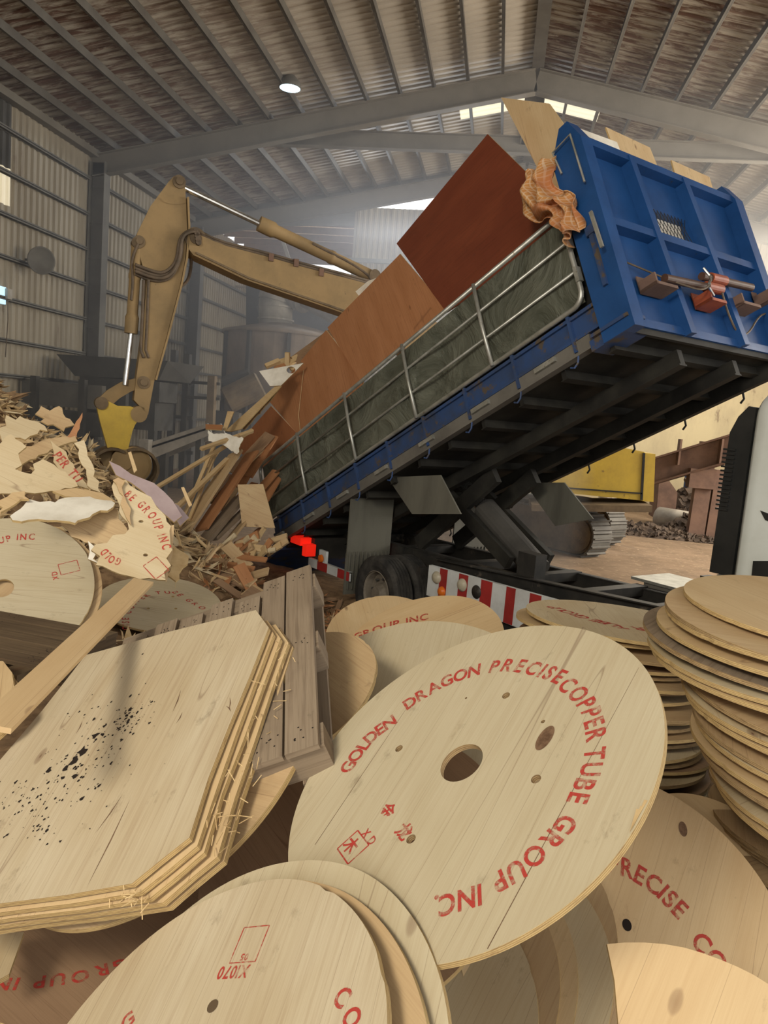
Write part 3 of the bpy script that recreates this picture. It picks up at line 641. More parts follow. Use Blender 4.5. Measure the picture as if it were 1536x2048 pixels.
# headboard: outline with window, ribs, posts
wn = [(.82, 1.03), (1.42, 1.03), (1.42, 1.31), (.82, 1.31)]
mb = MB(); mb.plate([B3(0, t, n) for t, n in ((0, -.04), (W_, -.04), (W_, 1.80), (0, 1.80))], -TBD, .05, [[B3(0, t, n) for t, n in wn]], mie=0)
hb = mb.build('headboard', BLUE, truck)
for i, (ta, tb) in enumerate(((.66, .80), (1.50, 1.66))):
    mb = MB(); mb.beam(B3(-.055, ta, 1.78), B3(-.055, tb, -.04), .085, .11, TBD); mb.build('rib', BLUE, hb)
for n in (.95, 1.765, .0):
    mb = MB(); bbox(mb, -.10 if n > .5 else -.05, 0, .02, W_-.02, n-.04, n+.04); mb.build('cross_rib', BLUE, hb)
for t0, t1, s in ((-.08, .06, -1), (W_-.06, W_+.08, 1)):
    mb = MB(); pr = [(-.13, -.1), (-.13, 1.75), (-.04, 1.97), (.06, 1.97), (.22, 1.72), (.20, -.1)]
    mb.plate([B3(b, t0 if s < 0 else t1, n) for b, n in pr], TT*s, .14, mie=0, grain=TN)
    po = mb.build('corner_post', BLUE, hb)
mb = MB(); mb.tube([B3(.14, -.10, 1.55), B3(.16, -.12, 1.78), B3(-.06, -.12, 1.80), B3(-.07, -.12, 1.30)], .010, 6); mb.build('grab_bar', GALV, hb)
mb = MB(); bbox(mb, -.06, .06, -.12, -.08, .84, .92); bbox(mb, .0, .04, -.11, -.08, .35, .85); mb.build('gate_lock', BLUE_D, hb)
mb = MB(); mb.beam(B3(-.08, -.17, .98), B3(-.10, -.18, .62), .03, .02, TT); mb.build('lock_lever', GALV, hb)
mb = MB()
for k in range(-4, 16):
    for s in (-1, 1):
        x0, y0, x1, y1 = .78+k*.055, 1.04, .78+k*.055+s*.14, 1.33
        mb.beam(B3(-.02, x0, y0), B3(-.02, x1, y1), .005, .004, TBD) if .76 < min(x0, x1) and max(x0, x1) < 1.46 else None
mb.build('window_mesh', CHASSIS, hb)
mb = MB(); bbox(mb, .053, .066, .5, 1.7, .75, 1.55); tag(mb.build('plywood_board', [WHITEBOARD, EDGE]), 'pale board pressed against the mesh window inside the headboard', 'plywood board')
for t0, t1, n0, m_ in ((.30, .60, .36, RUSTY), (1.10, 1.34, .34, ORANGE), (1.66, 1.96, .40, RUSTY), (2.25, 2.5, .56, RUSTY)):
    mb = MB(); bbox(mb, -.20, -.02, t0, t1, n0-.05, n0-.02); bbox(mb, -.03, -.02, t0, t1, n0-.05, n0+.12); bbox(mb, -.20, -.02, t0, t0+.02, n0-.05, n0+.06); mb.build('bracket', m_, hb)
for (ta, na, tb, nb_) in ((.50, .42, 1.34, .46), (1.12, .56, 1.98, .60)):
    mb = MB(); mb.cyl(B3(-.16, ta, na), B3(-.16, tb, nb_), .038, seg=16); ro = mb.build('lashing_roller', BROWNPIPE, hb, smooth=False)
for (ta, na, tb, nb_) in ((1.14, .455, 1.38, .465), (1.26, .57, 1.50, .58)):
    mb = MB(); mb.cyl(B3(-.16, ta, na), B3(-.16, tb, nb_), .050, seg=16); mb.build('orange_sleeve', ORANGE, hb)
mb = MB(); mb.tube([B3(-.02, .15, .62), B3(-.12, .45, .47), B3(-.2, .72, .36), B3(-.22, .95, .34), B3(-.22, 1.12, .45)], .008, 6, smooth=2); mb.build('cable', HOSE, hb)
mb = MB(); mb.tube([B3(-.18, 1.35, .42), B3(-.1, 1.50, .25), B3(-.06, 1.64, .08), B3(-.06, 1.84, .12), B3(-.08, 2.1, .34), B3(-.04, 2.38, .45)], .010, 6, smooth=2); mb.build('cable', HOSE, hb)
mb = MB(); mb.tube([B3(-.2, 1.12, .62), B3(-.23, 1.15, .5), B3(-.22, 1.06, .42), B3(-.2, 1.15, .34)], .012, 6, smooth=1); mb.build('chain', CHROME, hb)
mb = MB(); bbox(mb, -.02, .35, -.06, .22, -.10, .0); bbox(mb, -.10, .3, -.10, .14, -.0, .03); mb.build('corner_bracket', BLUE_D, truck)
mb = MB(); bbox(mb, -.03, .0, .06, W_-.06, -.10, -.04); mb.build('front_cross_beam', UNDER, truck)
# tailgate hanging at the rear
mb = MB(); P0 = B3(BL+.02, .0, .2); q_ = [onp(x, y, P0, TT) for x, y in ((558, 1078), (560, 1100), (505, 1148), (500, 1132))]
mb.plate(q_, -TT, W_*.9, mie=0); mb.build('tailgate', BLUE_D, truck)
# chassis
def zc(ax): return 1.24-.045*(ax+1.2)
for t0 in (.70, 1.56):
    mb = MB(); mb.beam(A3(5.5, t0+.04, zc(5.5)-.13), A3(-3.2, t0+.04, zc(-1.2)-.13), .02, .26); cr = mb
    for e in (-.12, .12): mb.beam(A3(5.5, t0+.07, zc(5.5)-.13+e), A3(-3.2, t0+.07, zc(-1.2)-.13+e), .11, .014)
    mb.build('chassis_rail', CHASSIS, truck)
for ax in (-.9, -.1, .7, 1.6, 2.5, 3.8, 5.0):
    mb = MB(); mb.beam(A3(ax, .70, zc(ax)-.08), A3(ax, 1.66, zc(ax)-.08), .14, .10); mb.build('chassis_cross_member', CHASSIS, truck)
mb = MB(); mb.beam(A3(2.6, .38, zc(2.6)-.10), A3(-1.1, .38, zc(-1.1)-.02), .03, .22); mb.beam(A3(2.6, .34, zc(2.6)+.01), A3(-1.1, .34, zc(-1.1)+.09), .10, .012); mb.build('sub_frame_rail', CHASSIS, truck)
for ax in (2.5, 1.9, 1.1, .3, -.5): mb = MB(); mb.beam(A3(ax, .02, zc(ax)-.10), A3(ax, .70, zc(ax)-.10), .05, .07); mb.build('outrigger', CHASSIS, truck)
mb = MB(); cbox(mb, 1.05, 1.3, .36, .52, .75, 1.42); mb.build('support_block', CHASSIS, truck)
mb = MB(); cbox(mb, -.25, -.05, 1.5, 1.66, 1.1, 1.40); mb.build('support_block', CHASSIS, truck)
mb = MB(); cbox(mb, -1.0, .75, 1.75, 2.35, .62, 1.14); mb.build('fuel_tank', STEEL, truck)
mb = MB(); cbox(mb, -1.0, .9, 1.72, 2.4, 1.14, 1.17); mb.build('step_plate', GALV, truck)
mb = MB(); cbox(mb, .2, 1.5, .1, .62, .52, 1.0); mb.build('tool_locker', CHASSIS, truck)
# tipping ram and lift arms
mb = MB(); P0 = A3(1.8, 1.1, 1.1); a = onp(1078, 1142, P0, TT); c = onp(985, 1035, P0, TT); d = (c-a).normalized()
mb.cyl(a, a+d*1.15, .15, seg=20); mb.build('ram_barrel', STEEL_D, truck, smooth=False)
mb = MB(); mb.cyl(a+d*1.1, a+d*2.0, .09, seg=16); mb.build('ram_rod', CHROME, truck)
for t0 in (.85, 1.5):
    mb = MB(); mb.beam(A3(3.6, t0, 1.05), B3(2.7, t0, -.35), .08, .2); mb.beam(A3(1.9, t0, 1.15), B3(3.6, t0, -.3), .08, .16); mb.build('lift_arm', UNDER, truck)
# wheels: dual rear
def wheel(ax, t, s):
    mb = MB(); c = A3(ax, t, .48); R_ = .48; wd = .125
    pr = [(.29, -wd*.8), (.36, -wd), (R_-.05, -wd*.98), (R_-.012, -wd*.8)]
    for k in range(5):
        x = -wd*.72+k*wd*.36; pr += [(R_, x), (R_, x+wd*.24), (R_-.014, x+wd*.25), (R_-.014, x+wd*.34)]
    pr += [(R_-.012, wd*.8), (R_-.05, wd*.98), (.36, wd), (.29, wd*.8)]
    mb.lathe(c, TT, pr, 48, cap=False); mb.lathe(c, TT, [(.29, -wd*.8), (.29, wd*.8)], 48, cap=False)
    wo = mb.build('wheel', RUBBER, truck)
    mb = MB(); mb.lathe(c, TT*s, [(.285, wd*.85), (.30, wd*.78), (.27, wd*.55), (.25, -.01), (.14, -.03), (.13, .03), (.09, .10), (.001, .11)], 40, cap=False)
    mb.build('rim', RIM, wo, smooth=False)
    mb = MB()
    for k in range(8):
        a = k*math.pi/4; e1, e2, _n = frame_of(TT*s); p = c+(e1*math.cos(a)+e2*math.sin(a))*.19-TT*s*.02; mb.cyl(p, p+TT*s*.05, .016, seg=6)
    mb.build('wheel_nuts', STEEL_D, wo)
    return wo
for t, s in ((.16, -1), (.48, -1), (W_-.16, 1), (W_-.48, 1)): wheel(3.38, t, s)
mb = MB(); mb.cyl(A3(3.38, .3, .48), A3(3.38, W_-.3, .48), .09, seg=16); mb.lathe(A3(3.38, 1.2, .48), TT, [(.1, -.25), (.24, -.1), (.24, .1), (.1, .25)], 20); mb.build('rear_axle', CHASSIS, truck)
for t, s in ((.2, -1), (W_-.2, 1)): wheel(-2.2, t, s)
for t0, t1 in ((-.02, .66), (1.76, 2.42)):
    mb = MB(); cbox(mb, 3.98, 4.0, t0, t1, .85, 1.72)
    for k in range(10): cbox(mb, 3.965, 3.98, t0+.03+k*.065, t0+.05+k*.065, .4, .9)
    cbox(mb, 3.99, 4.01, t0, t1, .33, .88); mb.build('mudflap', FLAP, truck)
for t0, px in ((.12, ((775, 955), (880, 950), (921, 1028), (824, 1028))), (1.9, ((1048, 965), (1128, 965), (1186, 1038), (1110, 1052)))):
    mb = MB(); mb.plate([onp(x, y, A3(0, t0, 0), TT) for x, y in px], -TT, .02, mie=0); mb.build('wing_plate', FLAP, truck)
# striped side guards
def guard(a0, a1, t0, zf0, zf1, wds, first):
    mb = MB(); cbox(mb, a1, a0, t0+.01, t0+.03, min(zf0(a0), zf0(a1))+.02, min(zf1(a0), zf1(a1))); go = mb.build('side_guard', STRIPE_W, truck)
    a = a0; k = 0; red = MB(); wh = MB(); sk = .05
    while a > a1+.01:
        e = max(a1, a-wds[k % len(wds)]); tgt = MB()
        tgt.face([A3(a, t0, zf0(a)), A3(a+sk*0, t0, zf1(a)), A3(e, t0, zf1(e)), A3(e, t0, zf0(e))][::-1]); tgt.build(('white_stripe', 'red_stripe')[(k+first) % 2], (STRIPE_W, STRIPE_R)[(k+first) % 2], go); a = e; k += 1
    wh.face([A3(a0, t0, zf1(a0)), A3(a0, t0+.05, zf1(a0)), A3(a1, t0+.05, zf1(a1)), A3(a1, t0, zf1(a1))])
    wh.build('top_flange', STRIPE_W, go); return go
gd = guard(2.30, .1, .0, lambda a: .735+.02*(2.3-a), lambda a: 1.08+.035*(2.3-a), (.20, .13, .19, .15, .2, .17), 0)
def gpt(x, y, off=-.03): return onp(x, y, A3(0, off, 0), TT)
for x, y, r_, m_, nm in ((874, 1155, .062, LENS, 'marker_lamp'), (925, 1170, .062, LENS, 'marker_lamp'), (884, 1183, .05, AMBER, 'amber_lamp'), (953, 1184, .072, CHASSIS, 'lamp_hole')):
    p = gpt(x, y, 0); mb = MB(); mb.lathe(p+TT*.0, -TT, [(r_*1.12, 0), (r_*1.12, .012), (r_, .016), (r_*.9, .03), (r_*.5, .042), (.001, .045)] if nm != 'lamp_hole' else [(r_, .002), (r_, .004), (.001, .004)], 24, cap=False); mb.build(nm, m_, gd, smooth=True)
gd2 = guard(5.0, 3.92, .0, lambda a: .50+.02*(5-a), lambda a: .62+.02*(5-a), (.25, .27, .27, .3), 0)
p = gpt(643, 1117, 0); mb = MB(); mb.lathe(p+TT*.0, -TT, [(.055, 0), (.05, .03), (.001, .04)], 20, cap=False); mb.build('amber_lamp', AMBER, gd2)
mb = MB(); mb.box(p+V((0, 0, 0))+TT*.03, TL, TT, ZZ, .09, .02, .11); mb.build('lamp_bracket', STRIPE_W, gd2)
p = gpt(603, 1080, .12); mb = MB(); mb.box(p, TL, TT, ZZ, .15, .10, .055); lp = mb.build('tail_lamp', RED_ON, truck)
p = gpt(618, 1100, .12); mb = MB(); mb.box(p, TL, TT, ZZ, .055, .08, .085); mb.build('reversing_lens', RED_ON, lp)
mb = MB(); cbox(mb, 5.2, 5.5, .2, 2.2, .55, .85); mb.build('rear_cross_beam', CHASSIS, truck)
# cab
mb = MB(); prof = []
cz0, cz1, t0, t1, r1 = 1.05, 3.10, .02, 2.38, .16
for tc, zc_, a0 in ((t0+r1, cz1-r1, 180), (t1-r1, cz1-r1, 90)):
    for k in range(7): a = math.radians(a0-k*15); prof.append((tc+r1*math.cos(a), zc_+r1*math.sin(a)))
prof += [(t1, cz0), (t0, cz0)]
cx_t, cx_z = (t0+t1)/2, (cz0+cz1)/2
rings = [[A3(ax, cx_t+(t-cx_t)*s, cx_z+(z-cx_z)*s) for t, z in prof] for ax, s in ((-1.20, .93), (-1.215, .965), (-1.25, .99), (-1.32, 1), (-2.9, 1), (-3.15, .96))]
mb.ring(rings); cab = mb.build('cab', CABWHITE, truck, smooth=False); smooth_by_angle(cab, 35)
mb = MB(); cbox(mb, -1.56, -1.568, t0-.004, t0+.01, cz0, 2.85); mb.build('door_seam', BLACKPL, cab)
q_ = [gpt(x, y, t0-.012) for x, y in ((1506, 1122), (1560, 1122), (1560, 1200), (1498, 1196))]; mb = MB(); mb.plate(q_, -TT, .015, mie=0); mb.build('door_handle', BLACKPL, cab)
q_ = [gpt(x, y, t0-.006) for x, y in ((1520, 1021), (1560, 1036), (1560, 1052), (1530, 1040))]; mb = MB(); mb.plate(q_, -TT, .008, mie=0); mb.build('black_decal', BLACKPL, cab)
mb = MB(); cbox(mb, -3.0, -1.3, .15, 2.25, .75, 1.05); mb.build('cab_base', CHASSIS, cab)
# air intake behind the cab
mb = MB(); n0 = [(-1.02, 1.72), (-1.20, 1.72), (-1.205, 2.97), (-1.15, 2.98), (-1.08, 2.90), (-1.03, 2.78)]
mb.plate([A3(a, .05, z) for a, z in n0], -TT, .34, mie=0); ai = mb.build('air_intake', BLACKPL, truck)
for k in range(15): mb = MB(); z = 2.2+k*.032; cbox(mb, -1.10, -1.005, .035, .18, z, z+.014); mb.build('louvre', BLACKPL, ai)
mb = MB(); pr = []
for k in range(7): pr += [(.085, k*.035), (.10, k*.035+.012), (.10, k*.035+.022)]
mb.lathe(A3(-1.11, .2, 1.46), ZZ, pr, 20); mb.build('bellows', RUBBER, ai)

# ================================================================ THE LOAD
def sp(px, t): return [onp(x, y, B3(0, t, 0), TT) for x, y in px]
def sheet(px, t, th, mats, label, name='plywood_sheet', cat='plywood sheet', grain=(0, 0, 1), group=None, holes=()):
    mb = MB(); mb.plate(sp(px, t), -TT, th, [sp(h, t) for h in holes], grain=V(grain)); return tag(mb.build(name, mats), label, cat, group)
sheet([(975, 268), (1060, 352), (1100, 372), (1140, 440), (1130, 470), (893, 625), (793, 487)], .16, .014, [PLY_RED, EDGE_DARK], 'large dark red plywood sheet standing in the truck bed, corner pointing up', grain=TBD)
sheet([(800, 508), (893, 618), (860, 650), (722, 765), (655, 655)], .17, .014, [PLY_ORANGE, EDGE_DARK], 'upper orange brown plywood sheet leaning out over the truck side', grain=TN+TBD*.2)
sheet([(652, 660), (700, 722), (722, 756), (716, 740), (727, 760), (722, 790), (600, 874), (537, 801)], .22, .014, [PLY_ORANGE, EDGE_DARK], 'lower orange brown plywood sheet with a split, over the truck side', grain=TN+TBD*.1)
sheet([(542, 812), (594, 867), (585, 890), (522, 938), (497, 925), (472, 892)], .27, .014, [PLY_RUSSET, EDGE_DARK], 'reddish plywood piece at the tail end of the truck side', grain=TN)
mb = MB(); mb.tube([*sp([(607, 740), (597, 830), (601, 865)], .20)], .004, 5); tag(mb.build('veneer_strip', SPLINTER), 'thin loose veneer strip hanging down the lower orange sheet', 'veneer strip')
sheet([(1002, 195), (1098, 207), (1124, 243), (1165, 330), (1195, 470), (1118, 420)], .42, .015, [PLY_WARM, EDGE], 'tall light plywood sheet sticking up beside the blue headboard post', grain=TN)
def hbs(px, b): return [onp(x, y, B3(b, 0, 0), TBD) for x, y in px]
for px, b, m_, lb in (([(1160, 257), (1234, 284), (1247, 318), (1270, 400), (1200, 380)], .14, WHITEBOARD, 'white laminate board poking up behind the headboard'),
                      ([(1212, 254), (1300, 295), (1320, 345), (1345, 430), (1265, 400)], .20, PLY_WARM, 'middle light plywood board poking up behind the headboard'),
                      ([(1343, 320), (1419, 354), (1431, 393), (1445, 450), (1372, 425)], .14, PLY_WARM, 'right light plywood board poking up behind the headboard')):
    mb = MB(); mb.plate(hbs(px, b), -TBD, .016, grain=TN); tag(mb.build('plywood_board', [m_, EDGE]), lb, 'plywood board')
# more sheets stacked inside the bed (seen over the side and from the rear)
for k in range(5):
    t = .42+k*.36; mb = MB(); h = .95+.25*math.sin(k*2.3)
    mb.plate([B3(1.0+k*.2, t, .02), B3(5.9-k*.15, t, .02), B3(5.9-k*.15, t, h), B3(1.0+k*.2, t, h+.25)], -TT, .016, grain=TBD)
    tag(mb.build('plywood_sheet', [(PLY_ORANGE, PLY_TAN)[k % 2], EDGE]), ('brown', 'tan', 'orange', 'light', 'far')[k]+' plywood sheet standing inside the truck bed behind the outer sheets', 'plywood sheet', 'sheets packed inside the bed')
# crumpled checked cloth hanging over the gate corner
NR, NCc = 34, 26; mb = MB(); A = B3(.30, -.10, 1.30)
path = [onp(x, y, B3(0, -.10, 0), TT) for x, y in ((1085, 352), (1080, 382), (1100, 420), (1135, 410), (1148, 440), (1160, 475))]
def cl(u, v):
    k = u*(len(path)-1); i = min(int(k), len(path)-2); p = path[i].lerp(path[i+1], k-i)
    wd = .17*(1-.62*u)+.03; a = (v-.5)*2
    off = TBD*(-a*wd*.9)+ZZ*(a*wd*.35)+TT*(-.13*math.cos(a*1.4))
    f_ = .055*math.sin(v*17+u*5)+.05*noise.noise(V((u*6, v*5, 1)))+.03*math.sin(u*24+v*7)
    return p+off-TT*(.02+f_)+ZZ*(.05*noise.noise(V((v*6, u*7, 5))))+TBD*(.05*noise.noise(V((v*5, u*6, 9))))
for i in range(NR):
    for j in range(NCc): mb.face([cl(i/NR, j/NCc), cl((i+1)/NR, j/NCc), cl((i+1)/NR, (j+1)/NCc), cl(i/NR, (j+1)/NCc)], [(i/NR, j/NCc*.5), ((i+1)/NR, j/NCc*.5), ((i+1)/NR, (j+1)/NCc*.5), (i/NR, (j+1)/NCc*.5)])
o = weld(mb.build('checked_cloth', CLOTH, smooth=True)); so = o.modifiers.new('s', 'SOLIDIFY'); so.thickness = .006
tag(o, 'crumpled orange checked cloth hanging over the gate corner by the headboard', 'cloth')
# ================================================================ EXCAVATOR
E0, E1 = V((3.5, 17.5, 0)), V((-5.0, 12.3, 0)); ED = (E1-E0).normalized(); EN = V((-ED.y, ED.x, 0)); EN = EN if EN.y < 0 else -EN
def ep(x, y, off=0): return onp(x, y, E0+EN*off, EN)
def epl(px, off=0): return [ep(x, y, off) for x, y in px]
ex = empty('excavator', (2.6, 17.0, 0)); tag(ex, 'yellow dust covered excavator with its boom reaching left over the truck load', 'excavator')
def eslab(name, px, half, mat, par=ex, chamfer=True):
    mb = MB(); mb.plate(epl(px, half), EN, 2*half, mie=0); return mb.build(name, mat, par)
stick = eslab('stick', [(348, 352), (358, 352), (369, 361), (372, 400), (374.5, 459), (370, 520), (360, 570), (331, 681), (309, 760), (296, 830), (268, 800), (272, 760), (283, 681), (294, 564), (282, 520), (272, 480), (274, 467), (301, 412), (336, 365)], .17, DUSTY)
mb = MB(); a = epl([(372, 400), (374.5, 459), (370, 520), (360, 570), (331, 681), (309, 760)], .0)
for p, q_ in zip(a, a[1:]): mb.beam(p, q_, .44, .03, (q_-p).cross(EN))
mb.build('flange_plate', DUSTY, stick)
for x, y, r_ in ((355, 369, .10), (276, 487, .09), (387, 481, .17), (285, 765, .10)):
    mb = MB(); p = ep(x, y); mb.cyl(p-EN*.24, p+EN*.24, r_*.55, seg=20); mb.cyl(p-EN*.20, p+EN*.20, r_, seg=24); mb.build('pivot_pin', DUSTY_D, stick)
mb = MB(); mb.ring([[ep(340+30*math.cos(a)*1.0+12, 395+14*math.sin(a), .176+k*.012) for a in [math.pi*i/10 for i in range(11)]] for k in (0, 1)], False, closed=False); mb.build('weld_bead', DUSTY, stick)
boom = eslab('boom', [(376, 470), (386, 462), (400, 470), (453, 492), (530, 512), (610, 535), (680, 553), (745, 570), (900, 660), (1040, 800), (1120, 930), (1060, 960), (960, 850), (850, 735), (703, 632), (610, 600), (492, 560), (387, 510), (376, 496)], .22, DUSTY)
mb = MB(); a = epl([(387, 510), (492, 560), (610, 600), (703, 632), (850, 735)], 0)
for p, q_ in zip(a, a[1:]): mb.beam(p, q_, .50, .03, (q_-p).cross(EN))
mb.build('flange_plate', DUSTY_D, boom)
for dy, off in ((-6, .12), (-1, .20)):
    mb = MB(); mb.tube([ep(x, y+dy, off) for x, y in ((395, 466), (425, 482), (453, 492), (530, 511), (610, 534), (680, 552), (740, 568))], .022, 8); mb.build('boom_pipe', HOSE, boom, smooth=True)
for x, y in ((540, 516), (640, 546), (590, 527)): mb = MB(); mb.box(ep(x, y, .17), ED, EN, ZZ, .04, .09, .06); mb.build('pipe_clamp', RUSTY, boom)
for k in range(5): mb = MB(); p = ep(392+k*1.0, 462+k*6, .22); mb.cyl(p, p+EN*.08, .045, seg=8); mb.build('hose_fitting', HOSE, boom)
def ram(par, a, b, c, r_, off=0, rod=None):
    A, B, D = ep(*a, off), ep(*b, off), ep(*c, off)
    mb = MB(); mb.lathe(A, B-A, [(r_*1.2, 0), (r_*1.25, .25), (r_, .3), (r_, (B-A).length*.6), (r_*1.12, (B-A).length*.6+.02), (r_*1.12, (B-A).length*.6+.08), (r_, (B-A).length*.6+.1), (r_, (B-A).length)], 20)
    bo = mb.build('ram_barrel', DUSTY, par, smooth=False); smooth_by_angle(bo, 35)
    mb = MB(); mb.cyl(A, D, r_*.48, seg=14); mb.build('ram_rod', CHROME, bo, smooth=False)
    p = B; mb = MB(); mb.cyl(p-EN*r_*1.2, p+EN*r_*1.2, r_*1.05, seg=16); mb.build('ram_eye', DUSTY_D, bo)
    return bo
ram(ex, (518, 447), (745, 553), (357, 370), .105)
ram(ex, (262, 667), (274, 487), (250, 770), .085, .10)
mb = MB(); mb.tube(epl([(625, 487), (650, 500), (700, 525), (735, 548), (742, 560)], .10), .022, 8, smooth=1); mb.build('ram_hose', HOSE, ex)
mb = MB(); mb.tube(epl([(276, 487), (262, 520), (266, 560), (262, 600)], .22), .02, 8, smooth=2); mb.build('ram_hose', HOSE, ex)
for k, (w1, off) in enumerate(((0, .24), (6, .28), (12, .20), (-7, .26))):
    mb = MB(); mb.tube([ep(x, y, off) for x, y in ((270, 536+w1), (300, 548+w1), (325, 553+w1*.8), (346, 540+w1), (358+w1*.4, 512), (360+w1*.3, 480), (372, 464+w1*.2), (395, 461+w1*.2))], .026, 8, smooth=2); mb.build('hydraulic_hose', HOSE, ex, smooth=True)
for k, x in enumerate((287, 297)):
    mb = MB(); mb.tube(epl([(x, 560), (x-3, 640), (x-6, 700), (x, 715)], .21), .022, 8); mb.build('stick_pipe', HOSE, stick)
mb = MB(); mb.tube([ep(x, y, o_) for x, y, o_ in ((360, 575, -.1), (378, 560, -.2), (384, 520, -.1), (376, 490, 0))], .026, 8, smooth=2); mb.build('hydraulic_hose', HOSE, ex, smooth=True)
eslab('tipping_link', [(198, 796), (215, 780), (242, 764), (268, 757), (285, 756), (293, 764), (288, 774), (262, 783), (240, 796), (226, 808), (205, 812)], .07, DUSTY)
gb = eslab('grab_housing', [(192, 806), (203, 794), (216, 802), (236, 812), (262, 813), (276, 818), (282, 832), (270, 850), (265, 862), (255, 903), (217, 902), (200, 842)], .16, YELLOW)
mb = MB(); p = ep(202, 806, 0); mb.cyl(p-EN*.2, p+EN*.2, .10, seg=20); mb.build('pivot_pin', DUSTY_D, gb)
p = ep(276, 828, 0); mb = MB(); mb.lathe(p-EN*.17, EN, [(.02, 0), (.13, 0), (.13, .34), (.02, .34)], 20); mb.build('grab_pivot', DUSTY, gb)
for dx_ in (-16, 22):
    mb = MB(); p = ep(243+dx_, 930, .12 if dx_ > 0 else -.05); mb.lathe(p-EN*.03, EN, [(.29, 0), (.30, .02), (.30, .06), (.25, .08), (.08, .10)], 28); mb.build('grab_side_plate', DUSTY, gb)
for dx_, s_ in ((-22, -1), (26, 1)):
    mb = MB(); c = ep(246+dx_, 935, 0); rings = []
    for k in range(11):
        a = math.radians(-60+k*18); rr_ = .34; rings.append([c+(ED*(-s_)*math.cos(a)+ZZ*math.sin(a))*rr_*(1-.12*e)+EN*o_ for e, o_ in ((0, -.30), (0, .30), (1, .30), (1, -.30))])
    mb.ring(rings); mb.build('grab_jaw', DUSTY_D, gb)
p = ep(243, 918, 0); mb = MB(); mb.cyl(p-EN*.22, p+EN*.22, .17, seg=24); mb.build('rotator', DUSTY, gb)
# body
Yb = 16.9
def yb(px, Y=Yb): return [at(x, y, Y) for x, y in px]
mb = MB(); q_ = yb([(1040, 985), (1110, 900), (1250, 896), (1289, 904), (1284, 1001), (1120, 985)]); mb.plate(q_, (0, -1, 0), 2.2, mie=0); body = mb.build('engine_cover', YELLOW, ex)
mb = MB(); q_ = yb([(1290, 906), (1311, 908), (1307, 1004), (1285, 1002)]); mb.plate(q_, (.0, -1, 0), 2.1, mie=0); mb.build('counterweight', YELLOW, ex)
mb = MB(); A, B = at(1122, 975, Yb-.02), at(1284, 987, Yb-.02); mb.beam(A, B, .02, .03, (0, 0, 1)); A, B = at(1288, 906, Yb-.02), at(1283, 1000, Yb-.02); mb.beam(A, B, .02, .05, (1, 0, 0)); mb.build('panel_gap', CHASSIS, body)
mb = MB(); A = at(1060, 1008, Yb+.3); B = at(1290, 1010, Yb+.3); mb.beam(A, B, 1.6, .14, (0, 0, 1)); mb.build('turntable_frame', DUSTY_D, ex)
mb = MB(); c = at(1140, 1015, Yb+1.0); mb.lathe((c.x, c.y, .75), ZZ, [(.55, 0), (.55, .45)], 28); mb.build('slew_ring', DUSTY_D, ex)
# crawler tracks
def track(c, dv, L, R_, wd, par):
    c = V(c); dv = V(dv).normalized(); sv = dv.cross(ZZ); loop = []
    for s_, a0 in ((1, -90), (-1, 90)):
        for k in range(9): a = math.radians(a0+k*22.5); loop.append((s_*(L/2-R_)+R_*math.cos(a)*1.0, R_+R_*math.sin(a)))
    mb = MB(); mb.ring([[c+dv*x*.97+ZZ*(R_+(z-R_)*.92)+sv*o_ for x, z in loop] for o_ in (-wd*.36, wd*.36)]); to = mb.build('track_frame', DUSTY_D, par)
    mb = MB(); n = 46; per = 2*(L-2*R_)+2*math.pi*R_; sh = per/n
    for k in range(n):
        s_ = k*sh
        if s_ < L-2*R_: p = (-(L/2-R_)+s_, 0); th = 0
        elif s_ < L-2*R_+math.pi*R_: a = (s_-(L-2*R_))/R_; p = (L/2-R_+R_*math.sin(a), R_-R_*math.cos(a)); th = a
        elif s_ < 2*(L-2*R_)+math.pi*R_: p = ((L/2-R_)-(s_-(L-2*R_)-math.pi*R_), 2*R_); th = math.pi
        else: a = (s_-2*(L-2*R_)-math.pi*R_)/R_; p = (-(L/2-R_)-R_*math.sin(a), R_+R_*math.cos(a)); th = math.pi+a
        ax = dv*math.cos(th)+ZZ*math.sin(th); nz = -(ax.cross(sv)).normalized(); nz = nz if nz.dot(dv*p[0]+ZZ*(p[1]-R_)) > 0 else -nz
        q2 = c+dv*p[0]+ZZ*p[1]; mb.box(q2, ax, sv, nz, sh*.46, wd/2, .018); mb.box(q2+nz*.035, ax, sv, nz, .014, wd/2, .03)
    mb.build('track_shoes', STEEL, to)
    for s_ in (-1, 1):
        mb = MB(); p = c+dv*(s_*(L/2-R_))+ZZ*R_; mb.cyl(p-sv*wd*.42, p+sv*wd*.42, R_*.78, seg=28); mb.cyl(p-sv*wd*.46, p+sv*wd*.46, R_*.3, seg=20); mb.build('idler_wheel', DUSTY_D, to)
ce = onz(1183, 1118, 0); dv = V((-.70, .71, 0)).normalized()
track(ce+dv*1.55+V((0, .25, 0)), dv, 3.6, .46, .62, ex)
track(ce+dv*1.55+V((.65, 2.35, 0)), dv, 3.6, .46, .62, ex)

